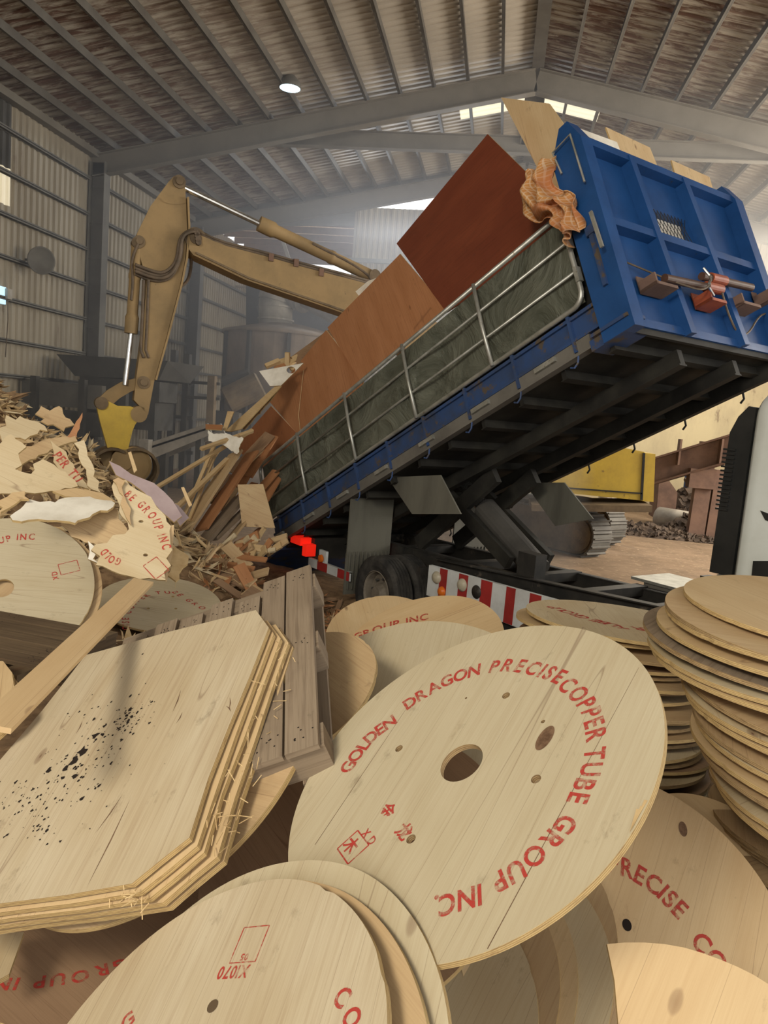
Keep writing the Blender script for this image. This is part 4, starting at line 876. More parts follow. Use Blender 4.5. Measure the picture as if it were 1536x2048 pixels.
# ================================================================ SPLINTER HEAP (left)
ANC = [(-8, 8, 3.2), (-6.5, 8, 2.95), (-5.2, 7.2, 2.62), (-4.5, 7.6, 2.12), (-3.8, 7.8, 1.55), (-3.1, 8.2, .95), (-2.4, 8.6, .35), (-1.7, 9.2, .1), (-5.5, 5.5, 2.0), (-4.2, 5.6, 1.55), (-3.6, 6.2, .9), (-2.6, 5.4, .70), (-2.9, 6.5, .62), (-3.6, 4.4, 1.0), (-2.4, 4.0, .75), (-1.4, 4.2, .6), (-1, 3, .55), (0, 3, .75), (-2.2, 2.6, .6), (-1.2, 1.6, .45), (0, 1.1, .75), (.6, 1.2, .85), (1.2, 1.8, .75), (-.5, .8, .85), (1.5, 2.6, .6), (0, 2.2, .35), (.9, 2.2, .5), (1, 3, .6), (.8, 4.6, 1.0), (2, 3.4, .6), (-.3, 4.9, .7), (.5, 6.0, .2), (2.0, 5.0, .25), (-.8, 6.4, .2), (-3.2, 10, .35), (-4.2, 10.4, .6), (-5.5, 10.5, 1.2), (-7, 10.5, 1.6), (-2.2, 7.2, .3), (-1.6, 10.5, .25), (3.4, 2, .5), (0, 0, .6), (-3, .5, .4), (3, 0, .4), (-7, 4, 1.4), (-7, 1, .6)]
def hgt(x, y):
    sw = sz = 0
    for ax, ay, az in ANC:
        w_ = 1/(((x-ax)**2+(y-ay)**2)**1.6+.02); sw += w_; sz += w_*az
    e = min(1, max(0, (x+8.5)/1.0), max(0, (4.2-x)/1.0), max(0, (y+1)/1.0), max(0, (12.2-y)/1.5))
    return (sz/sw)*e-.06+.10*noise.noise(V((x*1.6, y*1.6, 3)))*min(1, sz/sw)
mb = MB(); NX, NY = 96, 100; G = [[V((-8.5+12.7*i/NX, -1+13.2*j/NY, 0)) for j in range(NY+1)] for i in range(NX+1)]
for r_ in G:
    for p in r_: p.z = hgt(p.x, p.y)+.03*noise.noise(p*5)
for i in range(NX):
    for j in range(NY): a = [G[i][j], G[i+1][j], G[i+1][j+1], G[i][j+1]]; mb.face(a, [(p.x, p.y) for p in a])
tag(mb.build('debris_mound', HAIRWOOD), 'mound of crumbled wood underneath the discs and splinters', 'wood debris', kind='stuff')
r2 = random.Random(11)
def shards(name, n, region, size, mats, label, cat, up=.5, lift=.05):
    mb = MB(); k = 0; tries = 0
    while k < n and tries < n*30:
        tries += 1; x = r2.uniform(region[0], region[1]); y = r2.uniform(region[2], region[3])
        if region[4](x, y) < r2.random(): continue
        k += 1; z = hgt(x, y)+r2.uniform(0, lift)
        d = V((r2.gauss(0, 1), r2.gauss(0, 1), r2.gauss(0, up))).normalized()
        if r2.random() < .5: d = (d+V((.75, -.35, -.25))).normalized()
        L = size*r2.uniform(.25, 1)**1.5*1.2; wd = L*r2.uniform(.05, .28); th = r2.uniform(.002, .006)
        s_ = d.orthogonal().normalized(); s_ = (s_*math.cos(k)+d.cross(s_)*math.sin(k)); nn = d.cross(s_)
        if nn.z < 0: nn = -nn; s_ = -s_
        c = V((x, y, z)); mi = r2.randrange(len(mats))
        ol = [c-d*L/2-s_*wd*.5, c-d*L*.4-s_*wd*.1, c-d*L*.55+s_*wd*.3, c-d*L*.2+s_*wd*.5, c+d*L*.3+s_*wd*.42, c+d*L*.5+s_*wd*r2.uniform(-.4, .4), c+d*L*.25-s_*wd*.2, c+d*L*.36-s_*wd*.45]
        bend = nn*L*r2.uniform(-.12, .12); ol = [p+bend*((p-c).length/(L/2))**2 for p in ol]
        u = [(p-c).dot(d) for p in ol]; v_ = [(p-c).dot(s_) for p in ol]
        mb.face(ol, list(zip(u, v_)), mi); mb.face([p-nn*th for p in ol][::-1], list(zip(u, v_))[::-1], mi)
        for a in range(len(ol)): b_ = (a+1) % len(ol); mb.face([ol[a], ol[a]-nn*th, ol[b_]-nn*th, ol[b_]], None, mi)
    return tag(mb.build(name, mats), label, cat, kind='stuff')
shards('wood_splinters', 5200, (-7.5, -2.0, 4.6, 9.0, lambda x, y: 0 if math.hypot(x+2.9, y-6.5) < .8 or y < 5.4+(x+3)*.3 and x > -4.5 else 1.0 if x < -3.2 else .6), .34, [SPLINTER, PLY_TAN, LUMBER, PLY_PALE, HAIRWOOD], 'heap of torn plywood splinters along the left side of the shed', 'wood splinters', .6, .12)
shards('wood_splinters', 1500, (-3.0, -.4, 6.2, 9.8, lambda x, y: 0 if math.hypot(x+2.9, y-6.5) < .75 else .8), .26, [LUMBER_RED, PLY_DARK, HAIRWOOD, LUMBER_RED, PLY_TAN], 'reddish wood splinters strewn on the floor behind the truck tail', 'wood splinters', .3, .06)

# large torn sheets, each its own thing
def torn(name, px, D, n, mats, label, cat='broken plywood', th=.014, grain=None, jag=0.0, holes=(), seed=0, group=None, anchor=0):
    """px outline, plane through pixel[anchor] at distance D with normal n; jag roughens every edge"""
    r3 = random.Random(seed); P = dist(px[anchor][0], px[anchor][1], D); n = V(n).normalized(); pts = [onp(x, y, P, n) for x, y in px]; out = []
    for a, b in zip(pts, pts[1:]+pts[:1]):
        out.append(a); L = (b-a).length; k = int(L/.035) if jag else 0; s_ = (b-a).normalized().cross(n)
        for i in range(1, k): out.append(a.lerp(b, (i+r3.uniform(-.3, .3))/k)+s_*(jag*r3.uniform(-1, .6) if i % 2 else jag*r3.uniform(0, .6)))
    mb = MB(); mb.plate(out, n, th, [[onp(x, y, P, n) for x, y in h] for h in holes], grain=grain)
    o = tag(mb.build(name, mats), label, cat, group); o['_n'] = list(n); o['_c'] = list(P); return o
def pxhole(cx, cy, rx, ry, k=12): return [(cx+rx*math.cos(2*math.pi*i/k), cy+ry*math.sin(2*math.pi*i/k)) for i in range(k)]
def px_text(o, text, pts, size, squeeze=.8, up_px=None):
    """letters along a pixel polyline on the face plane of o; up_px(x,y) gives the pixel direction of the letter tops"""
    n = V(o['_n']); P = V(o['_c']); mb = MB(); path = [onp(x, y, P, n) for x, y in pts]
    seg = [(b-a).length for a, b in zip(path, path[1:])]; tot = sum(seg)
    adv = [(.42 if ch == ' ' else glyph(ch)[2]+.11) for ch in text]; T_ = sum(adv); x = 0
    for k, ch in enumerate(text):
        s_ = (x+adv[k]/2)/T_*tot; x += adv[k]
        if ch == ' ': continue
        i = 0
        while i < len(seg)-1 and s_ > seg[i]: s_ -= seg[i]; i += 1
        d = (path[i+1]-path[i]).normalized(); up = n.cross(d); put_glyph(mb, ch, path[i]+d*s_+n*.001-up*size*.36, d, up, size, squeeze)
    return mb.build('printed_lettering', INK, parent=o)
PP = [PLY_PALE, EDGE]; NCAM = (.25, -.75, .6)
torn('torn_plywood', [(-20, 900), (22, 868), (44, 885), (38, 915), (30, 938), (62, 948), (66, 928), (100, 925), (150, 960), (156, 972), (85, 985), (-20, 990)], 5.3, (.35, -.7, .62), PP, 'wide torn plywood sheet at the left photo edge with a notch on top', jag=.03, seed=1)
o = torn('torn_plywood', [(100, 880), (125, 898), (150, 936), (178, 978), (158, 972), (130, 952), (112, 930)], 5.6, (.4, -.75, .5), PP, 'pointed pale shard with the letters PER TU', jag=.012, seed=2)
px_text(o, 'PER TU', [(112, 906), (160, 962)], .085)
torn('torn_plywood', [(-20, 945), (40, 900), (90, 878), (150, 872), (155, 882), (100, 900), (50, 925), (-20, 965)], 5.9, (.3, -.6, .75), [PLY_TAN, EDGE], 'long tan torn strip across the splinter heap', jag=.02, seed=3)
torn('torn_plywood', [(165, 825), (160, 848), (152, 876), (132, 878), (148, 852)], 6.2, (.5, -.8, .3), [LUMBER_RED, EDGE], 'pinkish pointed shard sticking up from the splinter heap', jag=.008, seed=4)
torn('torn_plywood', [(20, 1032), (58, 998), (80, 1004), (110, 1005), (132, 995), (180, 993), (230, 1006), (226, 1014), (185, 1028), (150, 1046), (95, 1040), (25, 1040)], 4.6, (.1, -.35, .93), [WHITEBOARD, EDGE], 'broken board whitened for a sun patch, lying on top of the left discs', jag=.02, seed=5)  # white colour stands in for the sun patch on this board
torn('torn_plywood', [(105, 982), (150, 976), (205, 986), (230, 1002), (200, 1000), (130, 992)], 4.9, (.2, -.4, .9), [PLY_WARM, EDGE], 'curved warm plywood segment behind the white broken board', seed=6)
torn('torn_plywood', [(120, 1048), (226, 1012), (246, 1046), (256, 1068), (205, 1096), (160, 1078), (135, 1060)], 4.75, (.1, -.8, .6), [PLY_TAN, EDGE], 'brown broken board under the white broken board', jag=.02, seed=7)
o = torn('torn_plywood', [(228, 962), (252, 960), (290, 988), (322, 1022), (342, 1052), (341, 1090), (331, 1160), (280, 1158), (240, 1148), (192, 1130), (200, 1112), (182, 1100), (214, 1086), (226, 1070), (250, 1068), (258, 1058), (255, 1044), (238, 1022), (228, 990)], 4.5, (.3, -.72, .62), PP, 'big torn plywood sheet with red letters BE GROUP INC', jag=.022, seed=8, holes=[pxhole(282, 1043, 5, 3), pxhole(291, 1110, 5, 3)])
px_text(o, 'BE GROUP INC', [(252, 984), (285, 1010), (312, 1038), (336, 1100)], .068, .62)
px_text(o, 'GOLD', [(242, 1126), (222, 1119), (204, 1100)], .06, .6)
mb = MB(); n = V(o['_n']); p = onp(312, 1136, V(o['_c']), n)+n*.001; a = (onp(330, 1160, p, n)-onp(300, 1128, p, n)).normalized(); outline_rect(mb, p, a, n.cross(a), .10, .085, .005); mb.build('stamp_frame', INK, o)
torn('mauve_board', [(218, 922), (240, 932), (262, 948), (308, 966), (330, 985), (346, 1002), (364, 1032), (348, 1044), (322, 1022), (290, 986), (262, 965), (232, 950)], 5.6, (.35, -.6, .72), [MAUVE, EDGE], 'long mauve board with a pointed end leaning on the heap', seed=9)
torn('mauve_board', [(330, 1000), (356, 1010), (378, 1035), (360, 1052)], 5.8, (.35, -.6, .72), [MAUVE, EDGE], 'small mauve board scrap beyond the long mauve board', seed=10)
torn('torn_plywood', [(339, 1052), (348, 1050), (346, 1100), (334, 1164), (328, 1162), (336, 1100)], 4.35, (.5, -.86, .1), [PLY_WARM, EDGE], 'narrow upright torn edge beside the GROUP INC sheet', jag=.008, seed=11)
torn('torn_plywood', [(340, 1085), (368, 1105), (375, 1128), (350, 1175), (335, 1150)], 4.6, (.2, -.6, .8), [SPLINTER, EDGE], 'crumpled torn veneer bundle beside the narrow upright edge', jag=.05, seed=12)
torn('torn_plywood', [(0, 868), (10, 840), (40, 832), (78, 845), (95, 862), (60, 872), (20, 884)], 6.0, (.4, -.6, .7), [PLY_PALE, EDGE], 'pale jagged sheet high on the splinter heap at the photo edge', jag=.05, seed=31)
torn('torn_plywood', [(78, 820), (118, 812), (140, 838), (128, 862), (96, 850)], 6.6, (.45, -.6, .66), [PLY_TAN, EDGE], 'tan ragged piece on the upper slope of the splinter heap', jag=.05, seed=32)
torn('torn_plywood', [(148, 886), (168, 880), (186, 930), (202, 985), (182, 978), (164, 930)], 5.5, (.45, -.75, .45), [PLY_PALE, EDGE], 'pale upright shard right of the PER TU shard', jag=.03, seed=33)
torn('torn_plywood', [(176, 1082), (196, 1100), (186, 1118), (200, 1128), (176, 1118)], 4.4, (.3, -.7, .6), [WHITEBOARD, EDGE], 'small white torn flap left of the GROUP INC sheet', jag=.02, seed=34)
torn('torn_plywood', [(0, 1000), (24, 985), (50, 982), (58, 998), (30, 1008), (0, 1034)], 4.7, (.2, -.5, .85), [PLY_WARM, EDGE], 'yellowish frayed strip left of the white broken board', jag=.04, seed=35)
torn('torn_plywood', [(226, 960), (236, 955), (250, 962), (262, 1018), (262, 1050), (246, 1020)], 4.47, (.3, -.72, .62), [PLY_TAN, EDGE], 'frayed brown strip on the left rim of the GROUP INC sheet', jag=.04, seed=36)
torn('wooden_lath', [(256, 905), (262, 903), (274, 940), (268, 946)], 6.2, (.2, -.9, .3), [LUMBER, EDGE], 'short pale stick standing by the grab behind the mauve board', 'board')
torn('wooden_lath', [(362, 975), (368, 974), (384, 1010), (378, 1014)], 6.3, (.2, -.9, .3), [LUMBER, EDGE], 'short pale stick at the right end of the mauve boards', 'board')
# ================================================================ load sliding off the tail
def lath(name, p0, D0, p1, D1, wd, th, mat, label, cat='board', N=(0, -.8, .6), group=None):
    mb = MB(); mb.beam(dist(*p0, D0), dist(*p1, D1), wd, th, N); return tag(mb.build(name, mat), label, cat, group)
lath('wooden_lath', (505, 860), 11.2, (288, 990), 10.0, .05, .035, LUMBER, 'long thin lath from the truck tail, upper of the two long ones')
lath('wooden_lath', (455, 918), 10.8, (330, 1038), 9.6, .06, .04, LUMBER, 'long thin lath from the truck tail, lower of the two long ones')
lath('wooden_lath', (428, 892), 10.8, (346, 1084), 9.7, .045, .03, LUMBER, 'thin steep lath left of the wide slipping plank')
lath('wooden_lath', (505, 862), 11.0, (402, 898), 10.4, .05, .04, LUMBER, 'short bright lath crossing the white torn board')
lath('wooden_lath', (432, 905), 10.9, (378, 1040), 9.9, .04, .03, LUMBER, 'second thin steep lath left of the wide slipping plank')
lath('slipping_plank', (472, 905), 10.9, (352, 1088), 9.7, .26, .035, PLY_TAN, 'wide tan plank slipping off the truck tail', N=(-.5, -.8, .3))
lath('slipping_plank', (505, 905), 11.1, (402, 1060), 9.9, .22, .03, LUMBER_RED, 'reddish plank behind the wide tan slipping plank', N=(-.4, -.8, .4))
lath('grey_board', (482, 994), 10.6, (400, 1092), 9.6, .20, .05, OLDWOOD, 'grey weathered board sliding from the tail load', N=(-.3, -.7, .6))
lath('grey_board', (500, 1010), 10.6, (428, 1078), 9.8, .10, .05, OLDWOOD, 'second grey board beside the sliding grey one', N=(-.3, -.7, .6))
lath('slipping_plank', (500, 1028), 10.5, (420, 1128), 9.4, .20, .03, PLY_TAN, 'tan plank leaning below the grey boards', N=(-.5, -.7, .4))
lath('slipping_plank', (530, 1050), 10.4, (436, 1138), 9.3, .30, .03, LUMBER_RED, 'wide reddish brown plank lowest at the truck tail', N=(-.5, -.7, .4))
lath('lumber_block', (490, 1095), 9.9, (520, 1110), 9.8, .09, .07, LUMBER, 'short bright lumber block on the low tail load')
torn('tan_board', [(475, 969), (526, 968), (550, 1056), (484, 1053)], 10.3, (-.1, -.95, .25), [PLY_TAN, EDGE], 'square tan board hanging at the corner of the canvas gate', 'board')
torn('white_board', [(518, 742), (607, 726), (562, 771), (540, 772)], 11.6, (-.2, -.9, .4), [WHITEBOARD, EDGE], 'white board with a round notch beside the lumber offcuts', 'board', holes=[pxhole(582, 740, 9, 7)])
torn('white_board', [(416, 860), (428, 868), (452, 866), (487, 877), (474, 908), (440, 888), (417, 882)], 10.9, (-.2, -.9, .4), [WHITEBOARD, EDGE], 'torn white board at the rear corner of the load', 'board', jag=.02)
torn('white_board', [(736, 562), (760, 553), (742, 585), (724, 600), (711, 583)], 11.2, (-.5, -.8, .3), [WHITEBOARD, EDGE], 'small cream board at the foot of the boom', 'board')
torn('lumber_plank', [(555, 768), (562, 772), (482, 858), (462, 863), (450, 862)], 11.4, (-.5, -.7, .5), [LUMBER, EDGE], 'long pale plank from the white notched board down to the tail', 'plank')
torn('lumber_plank', [(562, 772), (542, 800), (490, 858), (482, 856)], 11.5, (-.5, -.7, .5), [PLY_DARK, EDGE], 'dark board edge under the long pale plank', 'plank', jag=.02)
torn('lumber_plank', [(455, 822), (468, 823), (452, 862), (445, 860)], 11.3, (-.2, -.9, .3), [LUMBER, EDGE], 'short upright pale plank end at the tail', 'plank')
torn('lumber_plank', [(411, 848), (446, 850), (443, 860), (411, 858)], 11.2, (-.1, -.6, .8), [LUMBER_RED, EDGE], 'short reddish plank end sticking out left at the tail', 'plank')
torn('dark_sheet', [(580, 715), (690, 635), (700, 645), (650, 690), (600, 730)], 12.0, (-.5, -.7, .5), [PLY_DARK, EDGE_DARK], 'dark sheet edge behind the orange sheets', 'board')
for k, (x, y, w_, h_, a) in enumerate(((545, 727, 30, 10, -.4), (560, 735, 22, 8, -.35), (575, 718, 8, 26, .1), (588, 722, 26, 9, -.6), (600, 712, 34, 8, -.4), (592, 734, 24, 9, -.5), (566, 722, 34, 7, -.35), (612, 704, 40, 7, -.45), (552, 742, 16, 6, -.3))):
    p0 = (x-w_/2*math.cos(a)*(1 if w_ > h_ else 0), y-(w_/2*math.sin(a) if w_ > h_ else h_/2)); p1 = (2*x-p0[0], 2*y-p0[1])
    lath('lumber_offcut', p0, 11.7+.05*k, p1, 11.75+.05*k, .07, .05, (LUMBER, LUMBER_RED)[k in (1, 8)], 'short squared lumber offcut heaped above the white notched board on the load', 'offcut', group='lumber offcuts on the load')
r4 = random.Random(5)
for k in range(26):
    x = r4.uniform(452, 556); y = r4.uniform(1062, 1098)+(556-x)*.22; a = r4.uniform(-1, .4); L = r4.uniform(10, 26)
    D = 10.0-(y-1060)*.006
    lath('wood_offcut', (x-L*math.cos(a), y-L*math.sin(a)), D, (x+L*math.cos(a), y+L*math.sin(a)), D-.1, r4.uniform(.05, .12), .03, (LUMBER, PLY_TAN, LUMBER_RED, PLY_PALE)[k % 4], 'small wood offcut spilling between the truck tail and the heap', 'offcut', N=(r4.uniform(-.5, .5), -.6, .6), group='offcuts spilling from the tail')
for k in range(30):
    x = r4.uniform(350, 520); y = r4.uniform(1095, 1200); a = r4.uniform(-.3, 1.1); L = r4.uniform(14, 44); D = 9.4-(y-1090)*.012
    lath('fallen_board', (x-L*math.cos(a), y-L*math.sin(a)), D, (x+L*math.cos(a), y+L*math.sin(a)), D-.15, r4.uniform(.07, .2), .02, (LUMBER_RED, PLY_TAN, PLY_DARK, LUMBER_RED)[k % 4], 'reddish board piece lying on the floor behind the truck tail', 'board', N=(r4.uniform(-.4, .3), -.4, .8), group='boards fallen behind the tail')
for k in range(16):
    x = r4.uniform(420, 545); y = r4.uniform(905, 1010); a = r4.uniform(-1.1, -.7); L = r4.uniform(20, 55)
    lath('packed_board', (x-L*math.cos(a), y-L*math.sin(a)), 11.5, (x+L*math.cos(a), y+L*math.sin(a)), 11.7, r4.uniform(.08, .22), .02, (LUMBER_RED, PLY_DARK, PLY_TAN)[k % 3], 'brown board end packed in the open rear of the load bed', 'board', N=(-.4, -.8, .3), group='boards packed in the bed rear')
# ================================================================ FOREGROUND
n1 = V((-.515, -.322, .795)).normalized(); c1 = V((-.007, 1.996, 1.785)); h1 = n1.dot(c1)
FG = 'plywood_disc'
d1 = disc(c1, n1, .55, 'large pale plywood disc in front with the full ring of red letters GOLDEN DRAGON', PLY_GREY, th=.02, hole=0, bolts=0, seed=1, grain=onp(1020, 1888, c1, n1)-onp(1275, 1340, c1, n1))
# cut its own holes where the photo shows them
bpy.data.objects.remove(d1)
e1, e2, nn = frame_of(n1); N = 160
out = [c1+(e1*math.cos(a)+e2*math.sin(a))*(.55+.002*math.sin(3*a)) for a in [2*math.pi*i/N for i in range(N)]]
def circ(c, r_, k=20): return [c+(e1*math.cos(a)+e2*math.sin(a))*r_ for a in [2*math.pi*i/k for i in range(k)]]
def P1(x, y, dz=0): return onp(x, y, c1+n1*dz, n1)
mb = MB(); mb.plate(out, n1, .018, [circ(P1(923, 1525), .064, 36)]+[circ(P1(x, y), r_) for x, y, r_ in ((1012, 1391, .0125), (798, 1497, .0125), (1072, 1558, .0135), (822, 1678, .0135), (932, 1396, .004), (1086, 1443, .006))], grain=P1(1020, 1888)-P1(1275, 1340), hole_mi=2)
d1 = mb.build(FG, [PLY_GREY, EDGE, EDGE_DARK], org=c1); d1['_n'] = list(n1); d1['_R'] = .55  # hole walls take the darker edge colour in place of shade inside
tag(d1, 'large pale plywood disc in front with the full ring of red letters GOLDEN DRAGON', 'plywood disc')
d1['_c'] = list(c1)
for wd_, pts_ in (('GOLDEN', [(688, 1545), (706, 1517), (737, 1478), (756, 1461), (790, 1437)]), ('DRAGON', [(808, 1413), (840, 1391), (868, 1374), (896, 1360), (921, 1350), (962, 1337)]), ('PRECISE', [(978, 1334), (1013, 1330), (1038, 1331), (1063, 1335), (1100, 1345), (1130, 1357)]),
    ('COPPER', [(1126, 1362), (1155, 1384), (1173, 1405), (1184, 1425), (1190, 1447), (1195, 1484)]), ('TUBE', [(1193, 1492), (1190, 1512), (1183, 1541), (1170, 1569), (1152, 1610)]), ('GROUP', [(1144, 1632), (1128, 1655), (1100, 1684), (1070, 1713), (1040, 1740), (984, 1773)]), ('INC.', [(966, 1789), (930, 1800), (885, 1813), (862, 1814)])):
    px_text(d1, wd_, pts_, .074, .84)
mb = MB(); rd = (P1(835, 1690)-P1(760, 1605)).normalized(); up = n1.cross(rd)
put_glyph(mb, '金', P1(775, 1622)+n1*.0007-up*.018, rd, up, .05); put_glyph(mb, '龙', P1(808, 1663)+n1*.0007-up*.018, rd, up, .05)
mb.build('printed_characters', INK, d1)
mb = MB(); c = P1(706, 1694)+n1*.0007; outline_rect(mb, c, rd, up, .075, .07, .004); cap_line(mb, 'XD', P1(722, 1668)+n1*.0007, rd, up, .034, .9, .5); put_glyph(mb, '木', c-up*.02-rd*.01, rd, up, .05); mb.build('printed_stamp', INK, d1)
# knot
mb = MB(); kc = P1(1090, 1476)+n1*.0006; kd = (P1(1110, 1440)-P1(1075, 1500)).normalized(); ks = n1.cross(kd)
mb.face([kc+kd*math.cos(a)*.042+ks*math.sin(a)*.021 for a in [2*math.pi*i/24 for i in range(24)]]); KN = dirty('dark_knot_wood', (.20, .12, .07), (.10, .055, .03), 40, .8); mb.build('knot', KN, d1)
mb = MB(); a, b = P1(1278, 1335)+n1*.0006, P1(975, 1898)+n1*.0006; s_ = n1.cross((b-a).normalized())*.0011; mb.face([a-s_*.3, b-s_, b+s_, a+s_*.3])
a, b = P1(846, 1368)+n1*.0006, P1(630, 1690)+n1*.0006; s_ = n1.cross((b-a).normalized())*.0009; mb.face([a-s_*.3, b-s_, b+s_, a+s_*.3]); mb.build('veneer_crack', KN, d1)
mb = MB()
for k in range(3):
    p = [P1(1050-k*5, 1600+k*26), P1(1044-k*6, 1640+k*26), P1(1030, 1600+k*10)]
for (ax_, ay_, bx_, by_) in ((1292, 1600, 1268, 1648), (1284, 1612, 1262, 1662), (1276, 1618, 1258, 1668)):
    a, b = P1(ax_, ay_, .001), P1(bx_, by_, .003); s_ = n1.cross((b-a).normalized())*.004; mb.face([a-s_, a+s_, b]); 
mb.build('torn_veneer', SPLINTER, d1)

def plane_disc(h, n, ctr, R, label, mat, seed, **k): return disc(ctr, n, R, label, mat, seed=seed, **k)
def shift(c, h): return V(c)-n1*(n1.dot(V(c))-h)
# three discs shingled in front of the lettered disc
d3 = disc((-.415, 1.386, 1.290), (-.462, -.434, .774), .501, 'pale disc edge between the lettered disc and the stamped disc, upper of two', PLY_GREY, seed=3, hole=0, bolts=0)
d3b = disc((-.470, 1.295, 1.247), (-.480, -.409, .776), .544, 'brown stained disc rim directly behind the stamped disc', PLY_TAN, seed=4, hole=0, bolts=0, edge=EDGE)
g2 = onp(480, 1960, c1, n1)-onp(640, 1790, c1, n1)
c2 = shift((-.50, 1.31, 1.31), h1+.105)
d2 = disc(c2, n1, .487, 'pale disc at the bottom left with a square red stamp', PLY_STREAK, seed=5, hole=0, bolts=0, grain=onp(420, 2040, c1, n1)-onp(640, 1500, c1, n1))
def P2(x, y, dz=.0008): return onp(x, y, c2+n1*dz, n1)
mb = MB(); rr_ = (P2(910, 1838)-P2(920, 1838)); rd = (P2(455, 1922)-P2(525, 1917)).normalized(); up = n1.cross(rd)
cc = P2(499, 1888); outline_rect(mb, cc, rd, up, .078, .085, .003); cap_line(mb, 'X1070', P2(502, 1930)-rd*-.0, rd, up, .04, .8); cap_line(mb, '05', P2(499, 1907), rd, up, .022); mb.build('printed_stamp', INK, d2)
mb = MB(); e = P2(425, 2012); e1b, e2b, _ = frame_of(n1); mb.face([e+(e1b*math.cos(a)+e2b*math.sin(a))*.0145 for a in [2*math.pi*i/16 for i in range(16)]]); mb.build('bolt_hole_shade', OLDWOOD_D, d2)  # flat dark spot painted for the shade inside the bolt hole
mb = MB()
for ch, x, y, ux, uy in (('C', 684, 1995, 710, 1960), ('O', 703, 2036, 735, 2010), ('G', 255, 2042, 248, 2015)):
    p = P2(x, y); u_ = (P2(ux, uy)-p).normalized(); put_glyph(mb, ch, p-u_*.018, u_.cross(n1), u_, .055, .9)
mb.build('printed_lettering', INK, d2)
# row of discs stacked behind, seen below the lettered disc
nF = V((0, -.7071, .7071))
nG = V((-.299, -.404, .865)).normalized()
FD = (('F1', (-.392, 2.353, .524), PLY_TAN, 'first'), ('F2', (-.182, 2.415, .637), PLY_PALE, 'second'), ('F3', (-.111, 2.543, .697), PLY_TAN, 'third'), ('F4', (-.051, 2.565, .713), PLY_WARM, 'fourth'), ('F5', (.064, 2.581, .745), PLY_PALE, 'fifth'), ('F6', (.091, 2.693, .792), PLY_TAN, 'sixth'))
for k, (nm, c, m_, od) in enumerate(FD):
    disc(c, nG, .53, od+' from the left of the discs fanned out below the lettered disc', m_, seed=20+k, hole=0, bolts=0, th=.016, grain=(.3, .6, .6))
nE = V((.15, -.6, .78)).normalized()
d5 = disc((.659, 2.767, .853), nE, .649, 'shaded disc at lower right with red letters PRECISE CO', PLY_WARM, seed=30, hole=0, bolts=0, grain=(.35, .6, .6))
c5 = V((.659, 2.767, .853)); px5 = [(1228, 1722), (1300, 1755), (1360, 1810), (1400, 1880), (1440, 1930)]
d5['_c'] = list(c5); d5['_n'] = list(nE)
px_text(d5, 'PRECISE  CO', [(1215, 1722), (1262, 1738), (1320, 1775), (1364, 1822), (1400, 1880), (1450, 1940)], .105)
f5a = (V((0, .78, .6))-nE*nE.dot(V((0, .78, .6)))).normalized(); f5b = nE.cross(f5a)
e = onp(1254, 1850, c5+nE*.0012, nE); mb = MB(); mb.face([e+(f5a*math.cos(a)*.022+f5b*math.sin(a)*.018) for a in [2*math.pi*i/16 for i in range(16)]]); mb.build('painted_bolt_hole', SOIL_HOLE, d5)  # no hole is cut here, a dark ellipse paints its shaded inside
e = onp(1366, 1658, c5+nE*.0012, nE); mb = MB(); mb.face([e+(f5a*math.cos(a)*.032+f5b*math.sin(a)*.018) for a in [2*math.pi*i/16 for i in range(16)]]); mb.build('knot', KN, d5)
disc((1.148, 3.353, .699), (.15, -.6, .78), .486, 'plain disc behind the PRECISE disc at the right photo edge', PLY_WARM, seed=31, hole=0, bolts=0)
torn('plywood_disc', [(1214, 1888), (1250, 1885), (1288, 1885), (1328, 1888), (1368, 1895), (1405, 1906), (1443, 1920), (1476, 1934), (1508, 1950), (1560, 1983), (1600, 2030), (1640, 2120), (1665, 2250), (1620, 2440), (1500, 2560), (1360, 2560), (1275, 2400), (1250, 2200), (1236, 2040), (1229, 1960)], 2.3, nF, [PLY_WARM, EDGE], 'plain disc segment at the bottom right corner, nearest on that side', cat='plywood disc', grain=(.4, .6, .6))
# tall stack of discs at the right
LST = ((1372, 1187, 'topmost disc of the tall right stack'), (1333, 1210, 'second disc of the tall right stack, wide split rim'), (1334, 1222, 'disc right under the second one of the tall right stack'), (1317, 1243, 'pale rimmed disc lying on the aged one of the right stack'),
       (1290, 1254, 'aged cracked disc sticking out furthest left of the right stack'), (1299, 1285, 'yellow edged disc under the aged one of the right stack'), (1305, 1300, 'lower of the yellow edged pair in the right stack'), (1372, 1353, 'pale disc starting the middle part of the right stack'),
       (1366, 1372, 'grey rimmed disc in the middle of the right stack'), (1372, 1386, 'thin disc below the grey rimmed one of the right stack'), (1388, 1425, 'disc with yellow rim in the lower half of the right stack'), (1392, 1440, 'disc under the yellow rimmed one of the right stack'),
       (1383, 1460, 'brown disc poking out low on the right stack'), (1400, 1490, 'disc under the brown one low on the right stack'), (1422, 1540, 'steeply seen disc near the bottom of the right stack'), (1432, 1560, 'lowest visible disc of the tall right stack'))
for k, (x, y, lb) in enumerate(LST):
    D = 3.35 if k else 3.5; P = dist(x, y, D); hv = V((P.x, P.y, 0)).normalized(); perp = V((hv.y, -hv.x, 0))
    n = V((.03*math.sin(k*2.1)+.01, -.05-.012*math.sin(k*1.7), 1)).normalized(); perp = (perp-n*perp.dot(n)).normalized(); hv2 = n.cross(perp)
    c = P+perp*.55+(hv2 if hv2.y > 0 else -hv2)*.12
    disc(c, n, .56, lb, (PLY_WARM, PLY_TAN, PLY_PALE)[k % 3] if k != 4 else OLDWOOD, seed=50+k, hole=.06, bolts=0, edge=(EDGE, EDGE_DARK, EDGE)[k % 3], th=.017)
